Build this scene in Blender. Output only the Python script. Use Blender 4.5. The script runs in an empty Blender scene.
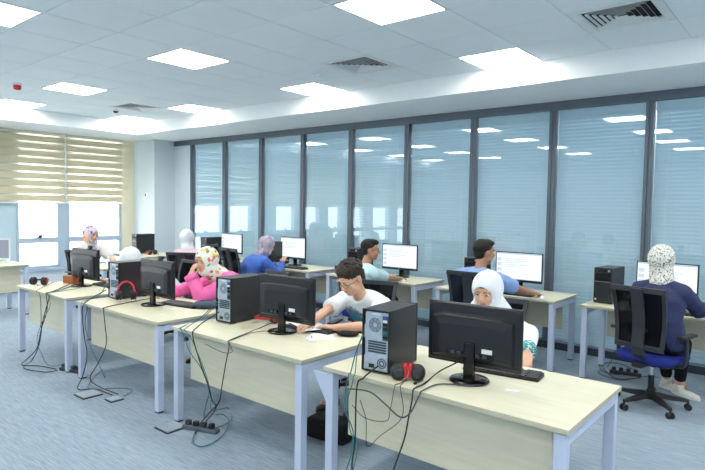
import bpy, math, random
from mathutils import Vector, Matrix, noise
random.seed(7)
S = bpy.context.scene
COL = S.collection
PI = math.pi
R = math.radians
V = Vector

# ------------------------------------------------------------------ materials
def lin(c):
    c = c / 255.0
    return c / 12.92 if c <= 0.04045 else ((c + 0.055) / 1.055) ** 2.4
def rgb(r, g, b): return (lin(r), lin(g), lin(b), 1.0)
def new_mat(name):
    m = bpy.data.materials.new(name); m.use_nodes = True
    nt = m.node_tree
    return m, nt, nt.nodes['Principled BSDF']
def mat(name, c, rough=0.5, metal=0.0, spec=0.5, var=0.0, scale=20, bump=0.0, bscale=200):
    m, nt, b = new_mat(name)
    b.inputs['Base Color'].default_value = rgb(*c)
    b.inputs['Roughness'].default_value = rough
    b.inputs['Metallic'].default_value = metal
    b.inputs['Specular IOR Level'].default_value = spec
    tc = nt.nodes.new('ShaderNodeTexCoord')
    if var:
        n = nt.nodes.new('ShaderNodeTexNoise'); n.inputs['Scale'].default_value = scale
        mx = nt.nodes.new('ShaderNodeMix'); mx.data_type = 'RGBA'
        nt.links.new(tc.outputs['Object'], n.inputs['Vector'])
        nt.links.new(n.outputs['Fac'], mx.inputs['Factor'])
        mx.inputs[6].default_value = rgb(*[max(0, x * (1 - var)) for x in c])
        mx.inputs[7].default_value = rgb(*[min(255, x * (1 + var)) for x in c])
        nt.links.new(mx.outputs[2], b.inputs['Base Color'])
    if bump:
        n = nt.nodes.new('ShaderNodeTexNoise'); n.inputs['Scale'].default_value = bscale
        bp = nt.nodes.new('ShaderNodeBump'); bp.inputs['Strength'].default_value = bump; bp.inputs['Distance'].default_value = .01
        nt.links.new(tc.outputs['Object'], n.inputs['Vector'])
        nt.links.new(n.outputs['Fac'], bp.inputs['Height']); nt.links.new(bp.outputs['Normal'], b.inputs['Normal'])
    return m
def emis(name, c, s):
    m, nt, b = new_mat(name)
    b.inputs['Base Color'].default_value = (.02, .02, .02, 1)
    b.inputs['Emission Color'].default_value = rgb(*c)
    b.inputs['Emission Strength'].default_value = s
    return m
def patterned(name, base, stops, scale=30, rough=.8, kind='voronoi', rnd=1.0):
    """cloth with coloured patches: (threshold, colour) steps on a cell noise"""
    m, nt, b = new_mat(name)
    b.inputs['Roughness'].default_value = rough
    tc = nt.nodes.new('ShaderNodeTexCoord')
    cr = nt.nodes.new('ShaderNodeValToRGB'); cr.color_ramp.interpolation = 'CONSTANT'
    if kind == 'voronoi':
        v = nt.nodes.new('ShaderNodeTexVoronoi'); v.inputs['Scale'].default_value = scale
        nt.links.new(tc.outputs['Object'], v.inputs['Vector'])
        sp = nt.nodes.new('ShaderNodeSeparateColor'); nt.links.new(v.outputs['Color'], sp.inputs['Color'])
        nt.links.new(sp.outputs[0], cr.inputs['Fac'])
    else:
        v = nt.nodes.new('ShaderNodeTexNoise'); v.inputs['Scale'].default_value = scale; v.inputs['Detail'].default_value = 3
        nt.links.new(tc.outputs['Object'], v.inputs['Vector'])
        nt.links.new(v.outputs['Fac'], cr.inputs['Fac'])
    e = cr.color_ramp.elements
    e[0].position = 0; e[0].color = rgb(*base)
    e[1].position = stops[0][0]; e[1].color = rgb(*stops[0][1])
    for p, c in stops[1:]:
        x = e.new(p); x.color = rgb(*c)
    nt.links.new(cr.outputs['Color'], b.inputs['Base Color'])
    return m

M = {}
M['steel_blue'] = mat('powder_coated_leg', (190, 200, 222), .38, 0, .5, .03, 4)
M['black_plastic'] = mat('black_plastic', (22, 23, 26), .38, 0, .5, .06, 60)
M['monitor_black'] = mat('monitor_black', (27, 29, 33), .33, 0, .5, .05, 30)
M['gloss_black'] = mat('gloss_black', (10, 11, 13), .16)
M['dark_grey'] = mat('dark_grey_plastic', (50, 53, 58), .5, 0, .5, .05, 40)
M['case_side'] = mat('case_side_paint', (44, 46, 50), .42, .2, .5, .04, 15)
M['case_front'] = mat('case_front_paint', (33, 35, 40), .35, 0, .5, .04, 30)
M['zinc'] = mat('zinc_plate', (176, 190, 202), .38, .35, .5, .10, 30)
M['zinc_dark'] = mat('dark_zinc_plate', (70, 78, 88), .5, .4)  # darker zinc for the port panel, slot covers and monitor ports
M['fan_grey'] = mat('fan_grey', (96, 106, 116), .5, .3)
M['white_plastic'] = mat('white_plastic', (232, 234, 236), .4)
M['white_label'] = mat('paper_label', (225, 228, 230), .7)
M['paper'] = mat('paper', (238, 240, 242), .8, 0, .3, .02, 8)
M['red'] = mat('red_plastic', (200, 32, 42), .35)
M['red_dark'] = mat('dark_red_plastic', (120, 26, 36), .4)
M['ear_pad'] = mat('ear_pad', (40, 44, 50), .7)
M['chrome'] = mat('chrome', (200, 205, 210), .18, 1)
M['mesh_black'] = mat('chair_mesh', (20, 22, 25), .8, 0, .3, .1, 300)
M['chair_frame'] = mat('chair_frame_plastic', (46, 49, 55), .45)
M['chair_black'] = mat('chair_black_plastic', (24, 25, 28), .45)
M['seat_blue'] = mat('blue_seat_fabric', (38, 50, 128), .9, 0, .2, .1, 60, .2)
M['seat_dark'] = mat('dark_seat_fabric', (30, 32, 46), .9, 0, .2, .1, 60, .2)
M['cable_black'] = mat('black_cable', (18, 22, 26), .5)
M['cable_grey'] = mat('grey_cable', (62, 74, 84), .5)
M['cable_teal'] = mat('teal_cable', (30, 110, 112), .45)
def printed_tee(c):
    # white cotton with a patch of teal and dark print on the chest
    m, nt, b = new_mat('white_tee_with_print'); L = nt.links
    tc = nt.nodes.new('ShaderNodeTexCoord'); b.inputs['Roughness'].default_value = .85
    def dist(p, r0, r1):
        d = nt.nodes.new('ShaderNodeVectorMath'); d.operation = 'DISTANCE'; d.inputs[1].default_value = p; L.new(tc.outputs['Object'], d.inputs[0])
        mr = nt.nodes.new('ShaderNodeMapRange'); mr.inputs[1].default_value = r0; mr.inputs[2].default_value = r1; mr.inputs[3].default_value = 1; mr.inputs[4].default_value = 0
        L.new(d.outputs['Value'], mr.inputs[0]); return mr.outputs[0]
    def step(scale, th, mask, rough):
        n = nt.nodes.new('ShaderNodeTexNoise'); n.inputs['Scale'].default_value = scale; n.inputs['Detail'].default_value = 2; n.inputs['Distortion'].default_value = rough
        L.new(tc.outputs['Object'], n.inputs['Vector'])
        a = nt.nodes.new('ShaderNodeMath'); a.operation = 'MULTIPLY'; L.new(n.outputs['Fac'], a.inputs[0]); L.new(mask, a.inputs[1])
        g = nt.nodes.new('ShaderNodeMath'); g.operation = 'GREATER_THAN'; L.new(a.outputs[0], g.inputs[0]); g.inputs[1].default_value = th; return g.outputs[0]
    f1 = step(60, .36, dist(c, .09, .16), 1.0)
    c2 = (c[0]-.01, c[1], c[2]-.045)
    f2 = step(50, .31, dist(c2, .07, .12), .6)
    m1 = nt.nodes.new('ShaderNodeMix'); m1.data_type = 'RGBA'; L.new(f1, m1.inputs['Factor']); m1.inputs[6].default_value = rgb(226, 232, 236); m1.inputs[7].default_value = rgb(120, 138, 152)
    m2 = nt.nodes.new('ShaderNodeMix'); m2.data_type = 'RGBA'; L.new(f2, m2.inputs['Factor']); L.new(m1.outputs[2], m2.inputs[6]); m2.inputs[7].default_value = rgb(70, 172, 196)
    L.new(m2.outputs[2], b.inputs['Base Color']); return m
M['cardboard'] = mat('brown_box', (150, 84, 48), .7, 0, .4, .08, 20)
M['wall'] = mat('painted_wall', (214, 224, 230), .75, 0, .3, .012, 2, .05, 300)
M['bulk'] = mat('painted_plaster', (244, 247, 248), .75, 0, .3, .01, 2)
M['column_blue'] = mat('pale_blue_panel', (192, 212, 222), .45, 0, .5, .03, 1.5)
M['frame_dark'] = mat('dark_frame', (98, 108, 120), .4, .3, .5, .03, 5)
M['frame_light'] = mat('window_frame', (186, 202, 218), .4, .1, .5, .02, 5)
M['reveal'] = mat('cream_reveal', (232, 224, 198), .7)
M['base_dark'] = mat('dark_skirting', (50, 58, 68), .5)
M['slat_x'] = mat('blind_slat', (214, 230, 238), .5, 0, .5, .02, 3)
M['tile'] = mat('ceiling_tile', (232, 240, 243), .85, 0, .25, .015, 2, .08, 400)
M['tbar'] = mat('ceiling_grid', (196, 206, 212), .6)
M['vent_white'] = mat('vent_white', (222, 226, 226), .5)
M['vent_dark'] = mat('vent_dark', (20, 26, 32), .9)
M['behind'] = mat('corridor_wall_x', (120, 145, 158), .8)
M['light'] = emis('light_diffuser', (255, 253, 246), 15.0)
M['screen'] = emis('lit_screen', (234, 243, 252), .93)
M['screen_bar'] = emis('lit_toolbar', (130, 190, 218), .7)
M['screen_side'] = emis('lit_sidebar', (210, 222, 236), .8)
M['screen_text'] = emis('lit_text', (185, 200, 220), .85)
M['screen_reflection_glow'] = emis('painted_screen_reflection', (170, 182, 200), .55)  # glow painted in for the reflection on a switched-off screen
M['skin_light'] = mat('skin_light', (214, 168, 142), .5, 0, .4, .03, 15)
M['skin_mid'] = mat('skin_mid', (200, 150, 122), .5, 0, .4, .03, 15)
M['skin_tan'] = mat('skin_tan', (184, 134, 106), .5, 0, .4, .03, 15)
M['lips'] = mat('lips', (176, 100, 92), .5)
M['eye_white'] = mat('eye_white', (225, 225, 222), .3)
M['iris'] = mat('iris', (28, 20, 16), .2)
M['brow'] = mat('eyebrow', (46, 34, 28), .8)
M['hair_black'] = mat('black_hair', (26, 23, 23), .65, 0, .4, .3, 120)
M['hair_brown'] = mat('dark_brown_hair', (40, 32, 28), .6, 0, .4, .35, 90, .5, 150)
M['white_cloth'] = mat('white_cloth', (228, 232, 238), .85, 0, .2, .015, 10, .1, 60)
M['white_cotton'] = patterned('white_tee_print', (226, 232, 236), [(.60, (226, 232, 236))], 8)
M['print_teal'] = mat('teal_print', (70, 168, 190), .8)
M['print_dark'] = mat('dark_print', (70, 84, 96), .8)
M['pink'] = mat('pink_hoodie', (242, 116, 178), .85, 0, .2, .04, 12, .1, 60)
M['pale_pink'] = mat('pale_pink_cloth', (222, 184, 196), .85, 0, .2, .05, 12)
M['pale_grey'] = mat('pale_grey_cloth', (206, 204, 198), .85, 0, .2, .04, 12)
M['royal_blue'] = mat('blue_jacket', (78, 114, 198), .8, 0, .3, .06, 14, .15, 40)
M['mint'] = mat('mint_tee', (198, 228, 230), .85, 0, .2, .03, 12)
M['sky_shirt'] = mat('light_blue_shirt', (142, 170, 222), .85, 0, .2, .03, 12, .1, 40)
M['navy'] = mat('navy_jacket', (50, 56, 92), .75, 0, .3, .08, 14, .15, 40)
M['jeans_black'] = mat('black_trousers', (22, 23, 28), .85, 0, .2, .1, 40)
M['jeans_blue'] = mat('blue_jeans', (44, 62, 96), .85, 0, .2, .1, 40)
M['sneaker'] = mat('white_sneaker', (222, 218, 208), .6)
M['shoe_dark'] = mat('dark_shoe', (26, 26, 28), .5)
M['floral'] = patterned('floral_scarf', (236, 238, 226), [(.40, (236, 238, 226)), (.52, (232, 196, 70)), (.62, (238, 240, 230)), (.74, (84, 150, 90)), (.82, (236, 120, 120)), (.90, (240, 240, 232))], 32)
M['speckled'] = patterned('speckled_scarf', (84, 86, 88), [(.14, (228, 228, 220)), (.78, (204, 200, 184)), (.93, (110, 108, 104))], 120)
M['mauve_scarf'] = patterned('mauve_scarf', (176, 164, 182), [(.45, (190, 180, 194)), (.6, (160, 146, 164)), (.8, (206, 200, 210))], 24)
M['lilac_scarf'] = patterned('lilac_scarf', (206, 196, 218), [(.55, (206, 196, 218)), (.72, (150, 84, 96)), (.84, (86, 66, 92)), (.93, (220, 214, 226))], 30)
M['teal_cuff'] = patterned('teal_print_cloth', (48, 140, 146), [(.35, (210, 228, 224)), (.55, (52, 148, 150)), (.8, (120, 190, 190))], 90)
M['bag_black'] = mat('black_bag', (20, 20, 23), .75, 0, .3, .1, 60)
M['pouch_blue'] = mat('slate_pouch', (64, 76, 96), .7)
M['bottle_clear'] = mat('clear_bottle', (226, 236, 244), .15)
M['bottle_blue'] = mat('blue_bottle_cap', (60, 80, 160), .4)
M['floor_plate'] = mat('floor_box_lid', (176, 188, 198), .4, .4)
M['floor_gap'] = mat('floor_box_rim', (44, 50, 58), .7)

def wood(name, c1, c2, rough=.42):
    m, nt, b = new_mat(name)
    tc = nt.nodes.new('ShaderNodeTexCoord'); mp = nt.nodes.new('ShaderNodeMapping')
    mp.inputs['Scale'].default_value = (1.2, 14, 14)
    n = nt.nodes.new('ShaderNodeTexNoise'); n.inputs['Scale'].default_value = 3; n.inputs['Detail'].default_value = 6
    cr = nt.nodes.new('ShaderNodeValToRGB')
    cr.color_ramp.elements[0].position = .3; cr.color_ramp.elements[0].color = rgb(*c1)
    cr.color_ramp.elements[1].position = .7; cr.color_ramp.elements[1].color = rgb(*c2)
    nt.links.new(tc.outputs['Object'], mp.inputs['Vector']); nt.links.new(mp.outputs['Vector'], n.inputs['Vector'])
    nt.links.new(n.outputs['Fac'], cr.inputs['Fac']); nt.links.new(cr.outputs['Color'], b.inputs['Base Color'])
    b.inputs['Roughness'].default_value = rough
    return m
M['maple'] = wood('pale_maple_laminate', (212, 207, 180), (220, 216, 192))
M['maple_panel'] = wood('pale_maple_panel', (202, 197, 172), (211, 206, 184), .55)
M['edge'] = mat('maple_edge_band', (186, 181, 158), .5)

def carpet():
    m, nt, b = new_mat('blue_grey_carpet')
    tc = nt.nodes.new('ShaderNodeTexCoord'); mp = nt.nodes.new('ShaderNodeMapping')
    mp.inputs['Scale'].default_value = (3.6, 56, 1)
    mp.inputs['Rotation'].default_value = (0, 0, R(1.5))
    n = nt.nodes.new('ShaderNodeTexNoise'); n.inputs['Scale'].default_value = 1.6; n.inputs['Detail'].default_value = 5; n.inputs['Roughness'].default_value = .7
    cr = nt.nodes.new('ShaderNodeValToRGB')
    cr.color_ramp.elements[0].position = .33; cr.color_ramp.elements[0].color = rgb(127, 142, 156)
    cr.color_ramp.elements[1].position = .66; cr.color_ramp.elements[1].color = rgb(160, 175, 189)
    n2 = nt.nodes.new('ShaderNodeTexNoise'); n2.inputs['Scale'].default_value = 350
    bp = nt.nodes.new('ShaderNodeBump'); bp.inputs['Strength'].default_value = .4; bp.inputs['Distance'].default_value = .004
    nt.links.new(tc.outputs['Object'], mp.inputs['Vector']); nt.links.new(mp.outputs['Vector'], n.inputs['Vector'])
    nt.links.new(tc.outputs['Object'], n2.inputs['Vector'])
    nt.links.new(n.outputs['Fac'], cr.inputs['Fac']); nt.links.new(cr.outputs['Color'], b.inputs['Base Color'])
    nt.links.new(n2.outputs['Fac'], bp.inputs['Height']); nt.links.new(bp.outputs['Normal'], b.inputs['Normal'])
    b.inputs['Roughness'].default_value = .95; b.inputs['Specular IOR Level'].default_value = .15
    return m
M['carpet'] = carpet()

def pane_glass(name, tint, ior):
    m, nt, b = new_mat(name)
    nt.nodes.remove(b)
    out = nt.nodes['Material Output']
    tr = nt.nodes.new('ShaderNodeBsdfTransparent'); tr.inputs['Color'].default_value = tint
    gl = nt.nodes.new('ShaderNodeBsdfGlossy'); gl.inputs['Roughness'].default_value = .015
    gl.inputs['Color'].default_value = (.92, .97, 1, 1)
    fr = nt.nodes.new('ShaderNodeFresnel'); fr.inputs['IOR'].default_value = ior
    mx = nt.nodes.new('ShaderNodeMixShader')
    ge = nt.nodes.new('ShaderNodeNewGeometry'); iv = nt.nodes.new('ShaderNodeMath'); iv.operation = 'SUBTRACT'; iv.inputs[0].default_value = 1
    ml = nt.nodes.new('ShaderNodeMath'); ml.operation = 'MULTIPLY'
    nt.links.new(ge.outputs['Backfacing'], iv.inputs[1]); nt.links.new(iv.outputs[0], ml.inputs[0]); nt.links.new(fr.outputs['Fac'], ml.inputs[1])
    nt.links.new(ml.outputs[0], mx.inputs['Fac']); nt.links.new(tr.outputs[0], mx.inputs[1]); nt.links.new(gl.outputs[0], mx.inputs[2])
    nt.links.new(mx.outputs[0], out.inputs['Surface'])
    return m
M['glass'] = pane_glass('partition_glass', (.94, .985, 1, 1), 1.85)
M['win_glass'] = pane_glass('window_glass', (.95, .98, 1, 1), 1.45)

def translucent_cloth(name, c, amount, alpha=0.0):
    m, nt, b = new_mat(name)
    nt.nodes.remove(b); out = nt.nodes['Material Output']
    d = nt.nodes.new('ShaderNodeBsdfDiffuse'); d.inputs['Color'].default_value = rgb(*c)
    t = nt.nodes.new('ShaderNodeBsdfTranslucent'); t.inputs['Color'].default_value = rgb(*c)
    mx = nt.nodes.new('ShaderNodeMixShader'); mx.inputs['Fac'].default_value = amount
    nt.links.new(d.outputs[0], mx.inputs[1]); nt.links.new(t.outputs[0], mx.inputs[2])
    last = mx
    if alpha:
        tp = nt.nodes.new('ShaderNodeBsdfTransparent'); m2 = nt.nodes.new('ShaderNodeMixShader'); m2.inputs['Fac'].default_value = alpha
        nt.links.new(mx.outputs[0], m2.inputs[1]); nt.links.new(tp.outputs[0], m2.inputs[2]); last = m2
    nt.links.new(last.outputs[0], out.inputs['Surface'])
    return m
M['zebra'] = translucent_cloth('cream_blind_band', (222, 213, 184), .14)
M['slat'] = translucent_cloth('blind_slat_thin', (212, 226, 234), .30)
M['sheer'] = translucent_cloth('sheer_blind_band', (244, 240, 226), .55, .40)
M['chair_net'] = translucent_cloth('chair_back_net', (24, 26, 30), .1, .22)

# ------------------------------------------------------------------ mesh builder
class MB:
    def __init__(s): s.v = []; s.f = []; s.m = []; s.cm = 0
    def add(s, vs, fs):
        o = len(s.v); s.v += [tuple(x) for x in vs]; s.f += [tuple(i + o for i in f) for f in fs]; s.m += [s.cm] * len(fs)
    def box(s, c, d, T=None):
        x, y, z = [k / 2 for k in d]; c = V(c)
        vs = [V((sx * x, sy * y, sz * z)) for sx, sy, sz in ((-1,-1,-1),(1,-1,-1),(1,1,-1),(-1,1,-1),(-1,-1,1),(1,-1,1),(1,1,1),(-1,1,1))]
        vs = [c + (T @ q if T else q) for q in vs]
        s.add(vs, [(0,3,2,1),(4,5,6,7),(0,1,5,4),(1,2,6,5),(2,3,7,6),(3,0,4,7)]); return s
    def b(s, x0, x1, y0, y1, z0, z1):
        return s.box(((x0+x1)/2, (y0+y1)/2, (z0+z1)/2), (abs(x1-x0), abs(y1-y0), abs(z1-z0)))
    def prism(s, pts, axis, a, b_):
        """extrude a 2D outline; axis = the direction of extrusion"""
        n = len(pts)
        def mk(p, t):
            return {'x': (t, p[0], p[1]), 'y': (p[0], t, p[1]), 'z': (p[0], p[1], t)}[axis]
        s.add([mk(p, a) for p in pts] + [mk(p, b_) for p in pts],
              [tuple(range(n))[::-1], tuple(range(n, 2*n))] + [(i, (i+1) % n, n+(i+1) % n, n+i) for i in range(n)]); return s
    def loft(s, rings, cap=True):
        n = len(rings[0]); vs = [p for r in rings for p in r]; fs = []
        for k in range(len(rings)-1):
            for i in range(n):
                j = (i+1) % n; fs.append((k*n+i, k*n+j, (k+1)*n+j, (k+1)*n+i))
        if cap: fs.append(tuple(range(n))[::-1]); fs.append(tuple((len(rings)-1)*n+i for i in range(n)))
        s.add(vs, fs); return s
    def frame(s, d):
        d = V(d).normalized(); a = V((0,0,1)) if abs(d.z) < .9 else V((1,0,0))
        x = d.cross(a).normalized(); y = d.cross(x).normalized(); return x, y
    def cone(s, p, q, r1, r2=None, n=16, caps=False):
        p, q = V(p), V(q); r2 = r1 if r2 is None else r2
        d = q - p
        if d.length < 1e-6: return s
        x, y = s.frame(d); d.normalize(); rings = []
        ring = lambda c, r: [c + x*math.cos(2*PI*i/n)*r + y*math.sin(2*PI*i/n)*r for i in range(n)]
        if caps:
            for a in (80, 60, 40, 20): rings.append(ring(p - d*r1*math.sin(R(a)), r1*math.cos(R(a))))
        rings.append(ring(p, r1)); rings.append(ring(q, r2))
        if caps:
            for a in (20, 40, 60, 80): rings.append(ring(q + d*r2*math.sin(R(a)), r2*math.cos(R(a))))
        return s.loft(rings)
    def tube(s, pts, r, n=8):
        pts = [V(p) for p in pts]; rings = []
        x = None
        for i, p in enumerate(pts):
            d = (pts[min(i+1, len(pts)-1)] - pts[max(i-1, 0)])
            if d.length < 1e-7: d = V((0, 0, 1))
            d.normalize()
            if x is None: x, y = s.frame(d)
            else:
                x = (x - d*x.dot(d)); 
                if x.length < 1e-5: x, y = s.frame(d)
                x.normalize(); y = d.cross(x).normalized()
            rings.append([p + x*math.cos(2*PI*k/n)*r + y*math.sin(2*PI*k/n)*r for k in range(n)])
        return s.loft(rings)
    def ell(s, c, r, T=None, nu=20, nv=12):
        c = V(c); rings = []
        if not hasattr(r, '__len__'): r = (r, r, r)
        for j in range(nv+1):
            th = PI * (j + .0) / nv; th = min(max(th, .04), PI-.04)
            ring = []
            for i in range(nu):
                ph = 2*PI*i/nu
                q = V((r[0]*math.sin(th)*math.cos(ph), r[1]*math.sin(th)*math.sin(ph), -r[2]*math.cos(th)))
                ring.append(c + (T @ q if T else q))
            rings.append(ring)
        return s.loft(rings)
    def lathe(s, prof, c=(0,0,0), n=24):
        c = V(c)
        return s.loft([[c + V((r*math.cos(2*PI*i/n), r*math.sin(2*PI*i/n), z)) for i in range(n)] for r, z in prof])
    def mesh(s, name, mats):
        me = bpy.data.meshes.new(name); me.from_pydata(s.v, [], s.f)
        for m in (mats if isinstance(mats, (list, tuple)) else [mats]): me.materials.append(m)
        if any(s.m): me.polygons.foreach_set('material_index', s.m)
        me.update(); return me
    def build(s, name, mats, parent=None, bevel=0, smooth=False, loc=None):
        me = s.mesh(name, mats); fix_normals(me)
        o = bpy.data.objects.new(name, me); COL.objects.link(o)
        if parent: o.parent = parent
        if loc: o.location = loc
        if smooth:
            me.polygons.foreach_set('use_smooth', [True]*len(me.polygons))
        if bevel:
            b = o.modifiers.new('bevel', 'BEVEL'); b.width = bevel; b.segments = 2; b.limit_method = 'ANGLE'; b.angle_limit = R(40)
        return o
import bmesh
def fix_normals(me):
    bm = bmesh.new(); bm.from_mesh(me); bmesh.ops.recalc_face_normals(bm, faces=bm.faces); bm.to_mesh(me); bm.free()
def smooth_by_angle(o, deg=40):
    me = o.data
    me.polygons.foreach_set('use_smooth', [True]*len(me.polygons))
    try: me.set_sharp_from_angle(angle=R(deg))
    except Exception: pass
    return o
def thing(name, label, cat, loc=(0,0,0), rz=0, group=None):
    o = bpy.data.objects.new(name, None); COL.objects.link(o); o.empty_display_size = .1
    o.location = loc; o.rotation_euler = (0, 0, R(rz)); tag(o, label, cat, group); return o
def tag(o, label=None, cat=None, group=None, kind=None):
    if label: o['label'] = label
    if cat: o['category'] = cat
    if group: o['group'] = group
    if kind: o['kind'] = kind
    return o
def struct(mb, name, m, parent=None, **k):
    o = mb.build(name, m, parent, **k)
    if not parent: o['kind'] = 'structure'
    return o
KIDS = {}
def copy_tree(o, parent=None):
    c = o.copy(); COL.objects.link(c); c.parent = parent
    for ch in list(o.children): copy_tree(ch, c)
    return c
def place(proto, used, name, label, loc, rz, group=None):
    o = proto if name not in used else copy_tree(proto)
    used.add(name)
    o.location = loc; o.rotation_euler = (0, 0, R(rz)); o['label'] = label
    if group: o['group'] = group
    return o
def smooth_path(pts, k=6):
    P = [V(p) for p in pts]; P = [P[0]*2-P[1]] + P + [P[-1]*2-P[-2]]; out = []
    for i in range(1, len(P)-2):
        p0, p1, p2, p3 = P[i-1:i+3]
        for j in range(k):
            t = j/k
            out.append(.5*((2*p1)+(p2-p0)*t+(2*p0-5*p1+4*p2-p3)*t*t+(3*p1-p0-3*p2+p3)*t**3))
    out.append(P[-2]); return out
USED = set()

# ------------------------------------------------------------------ camera
cam_d = bpy.data.cameras.new('camera'); cam = bpy.data.objects.new('camera', cam_d); COL.objects.link(cam)
cam_d.sensor_width = 36; cam_d.sensor_fit = 'HORIZONTAL'; cam_d.lens = 567.18/705*36
pitch, roll, yaw, H = .0516, .0165, .6939, 1.7066
fw = V((-math.sin(yaw)*math.cos(pitch), math.cos(yaw)*math.cos(pitch), -math.sin(pitch)))
rt = V((math.cos(yaw), math.sin(yaw), 0)); up = rt.cross(fw)
r2 = rt*math.cos(roll)+up*math.sin(roll); u2 = -rt*math.sin(roll)+up*math.cos(roll)
cam.matrix_world = Matrix(((r2.x, u2.x, -fw.x, 0), (r2.y, u2.y, -fw.y, 0), (r2.z, u2.z, -fw.z, H), (0, 0, 0, 1)))
cam_d.clip_start = .05
S.camera = cam
S.view_settings.view_transform = 'Standard'; S.view_settings.look = 'None'; S.view_settings.gamma = 1
S.view_settings.exposure = 0.36
try: S.view_settings.use_curve_mapping = False
except Exception: pass
w = bpy.data.worlds.new('World'); S.world = w; w.use_nodes = True
bg = w.node_tree.nodes['Background']; bg.inputs['Color'].default_value = (1, 1, .985, 1); bg.inputs['Strength'].default_value = 5.0
S.cycles.max_bounces = 12; S.cycles.diffuse_bounces = 7; S.cycles.glossy_bounces = 3; S.cycles.transparent_max_bounces = 12
S.cycles.sample_clamp_indirect = 6; S.cycles.use_denoising = True
S.cycles.caustics_reflective = False; S.cycles.caustics_refractive = False

# ------------------------------------------------------------------ the room
XL, XR, YB, YG = -11.5, 3.2, -4.2, 6.888
ZC, ZB = 3.2225, 3.0
XBK, YBK = -10.21, 5.77
struct(MB().b(XL-.3, XR+.2, YB-.2, YG+1.8, -.08, 0), 'floor', M['carpet'])
TX, TY = .66, .6325
nx = int((XR - XBK)/TX)+1; ny = int((YBK - YB)/TY)+1
def cell(i, j): return XBK + i*TX, YBK - (j+1)*TY     # low corner of tile
LI = [0, 3, 7, 11, 15, 19]; LJ = [0, 3, 6, 9, 12]
lights = [(i, j) for i in LI for j in LJ if cell(i, j)[1] > YB]
vents = [(2, 1), (9, 1), (13, 1)]
skip = set(lights) | set(vents)
tiles = MB(); g = .004
for i in range(nx):
    for j in range(ny):
        if (i, j) in skip: continue
        x, y = cell(i, j); x1 = min(x+TX, XR); y0 = max(y, YB)
        tiles.b(x+g, x1-g, y0+g, y+TY-g, ZC, ZC+.012)
struct(tiles, 'ceiling', M['tile'])
tb = MB()
for i in range(nx+1):
    x = XBK + i*TX; tb.b(x-.011, x+.011, YB, YBK, ZC+.004, ZC+.02)
for j in range(ny+1):
    y = YBK - j*TY; tb.b(XBK, XR, y-.011, y+.011, ZC+.0045, ZC+.021)
struct(tb, 'trim_1', M['tbar'])
struct(MB().b(XL-.3, XR+.2, YB-.2, YG+1.8, ZC+.10, ZC+.16), 'ceiling_slab', M['bulk'])
# dropped bulkheads along the glazed wall and the window wall
bk = MB(); bk.b(XBK, XR, YBK, YG+.3, ZB, ZC+.1); bk.b(XL-.2, XBK, YB, YG+.3, ZB, ZC+.1)
struct(bk, 'ceiling_bulkhead', M['bulk'])
# right and rear walls (out of the picture, they close the room)
struct(MB().b(XR, XR+.15, YB, YG+1.8, 0, ZC+.1), 'wall_right', M['wall'])
struct(MB().b(XL-.2, XR+.15, YB-.15, YB, 0, ZC+.1), 'wall_front', M['wall'])
# window wall
wins = [(5.0, 6.1), (4.08, 4.85), (2.5, 3.3), (1.5, 2.35), (.5, 1.2), (-.6, .1), (-2.0, -1.0), (-3.4, -2.4)]
SILL, HEAD = .42, 2.98
ww = MB(); xs0, xs1 = XL-.18, XL
edges = sorted(wins)
y = YB
for a, b_ in edges:
    ww.b(xs0, xs1, y, a, 0, ZB); ww.b(xs0, xs1, a, b_, 0, SILL); ww.b(xs0, xs1, a, b_, HEAD, ZB); y = b_
ww.b(xs0, xs1, y, YG+1.8, 0, ZC+.1)
struct(ww, 'wall_left', M['wall'])
for k, (a, b_) in enumerate(wins):
    f = MB(); x0, x1 = XL-.07, XL+.03; t = .045
    f.b(x0, x1, a, a+t, SILL, HEAD); f.b(x0, x1, b_-t, b_, SILL, HEAD)
    f.b(x0, x1, a, b_, SILL, SILL+t); f.b(x0, x1, a, b_, HEAD-t, HEAD)
    f.b(x0, x1+.01, a, b_, .90, 1.0)
    fr = struct(f, 'window_%d' % (k+1), M['frame_light'], bevel=.006)
    struct(MB().b(XL-.035, XL-.03, a+t, b_-t, SILL+t, HEAD-t), 'window_pane', M['win_glass'], fr)
    hd = MB().b(XL+.03, XL+.07, (a+b_)/2-.04, (a+b_)/2+.04, 1.0, 1.02).b(XL+.03, XL+.07, (a+b_)/2-.01, (a+b_)/2+.05, 1.02, 1.055)
    struct(hd, 'window_handle', M['dark_grey'], fr, bevel=.004)
tr = MB(); tr.b(XL, XL+.02, 4.85, 5.0, SILL-.05, ZB); tr.b(XL, XL+.05, YB, 6.15, SILL-.06, SILL)
struct(tr, 'trim_2', M['frame_light'], bevel=.004)
struct(MB().b(XL, XL+.025, 3.36, 4.075, SILL-.05, ZB), 'trim_3', M['column_blue'])
struct(MB().b(XL, XL+.03, 6.11, 6.4, 0, ZB), 'trim_4', M['reveal'])
# corner pier beside the glazed wall
struct(MB().b(XL, -10.67, 6.4, YG+.1, 0, ZB), 'wall_corner', M['wall'], bevel=.004)
struct(MB().b(-10.67, -10.09, YG, YG+.1, 0, 2.9), 'wall_back', M['wall'])
so = thing('light_switch', 'small white switch plate on the corner pier beside the windows', 'switch', (-10.98, 6.396, 1.86))
MB().box((0, -.006, 0), (.09, .012, .09)).build('plate', M['white_plastic'], so, bevel=.003)
MB().box((0, -.016, 0), (.035, .01, .05)).build('button', M['fan_grey'], so, bevel=.002)

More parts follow.
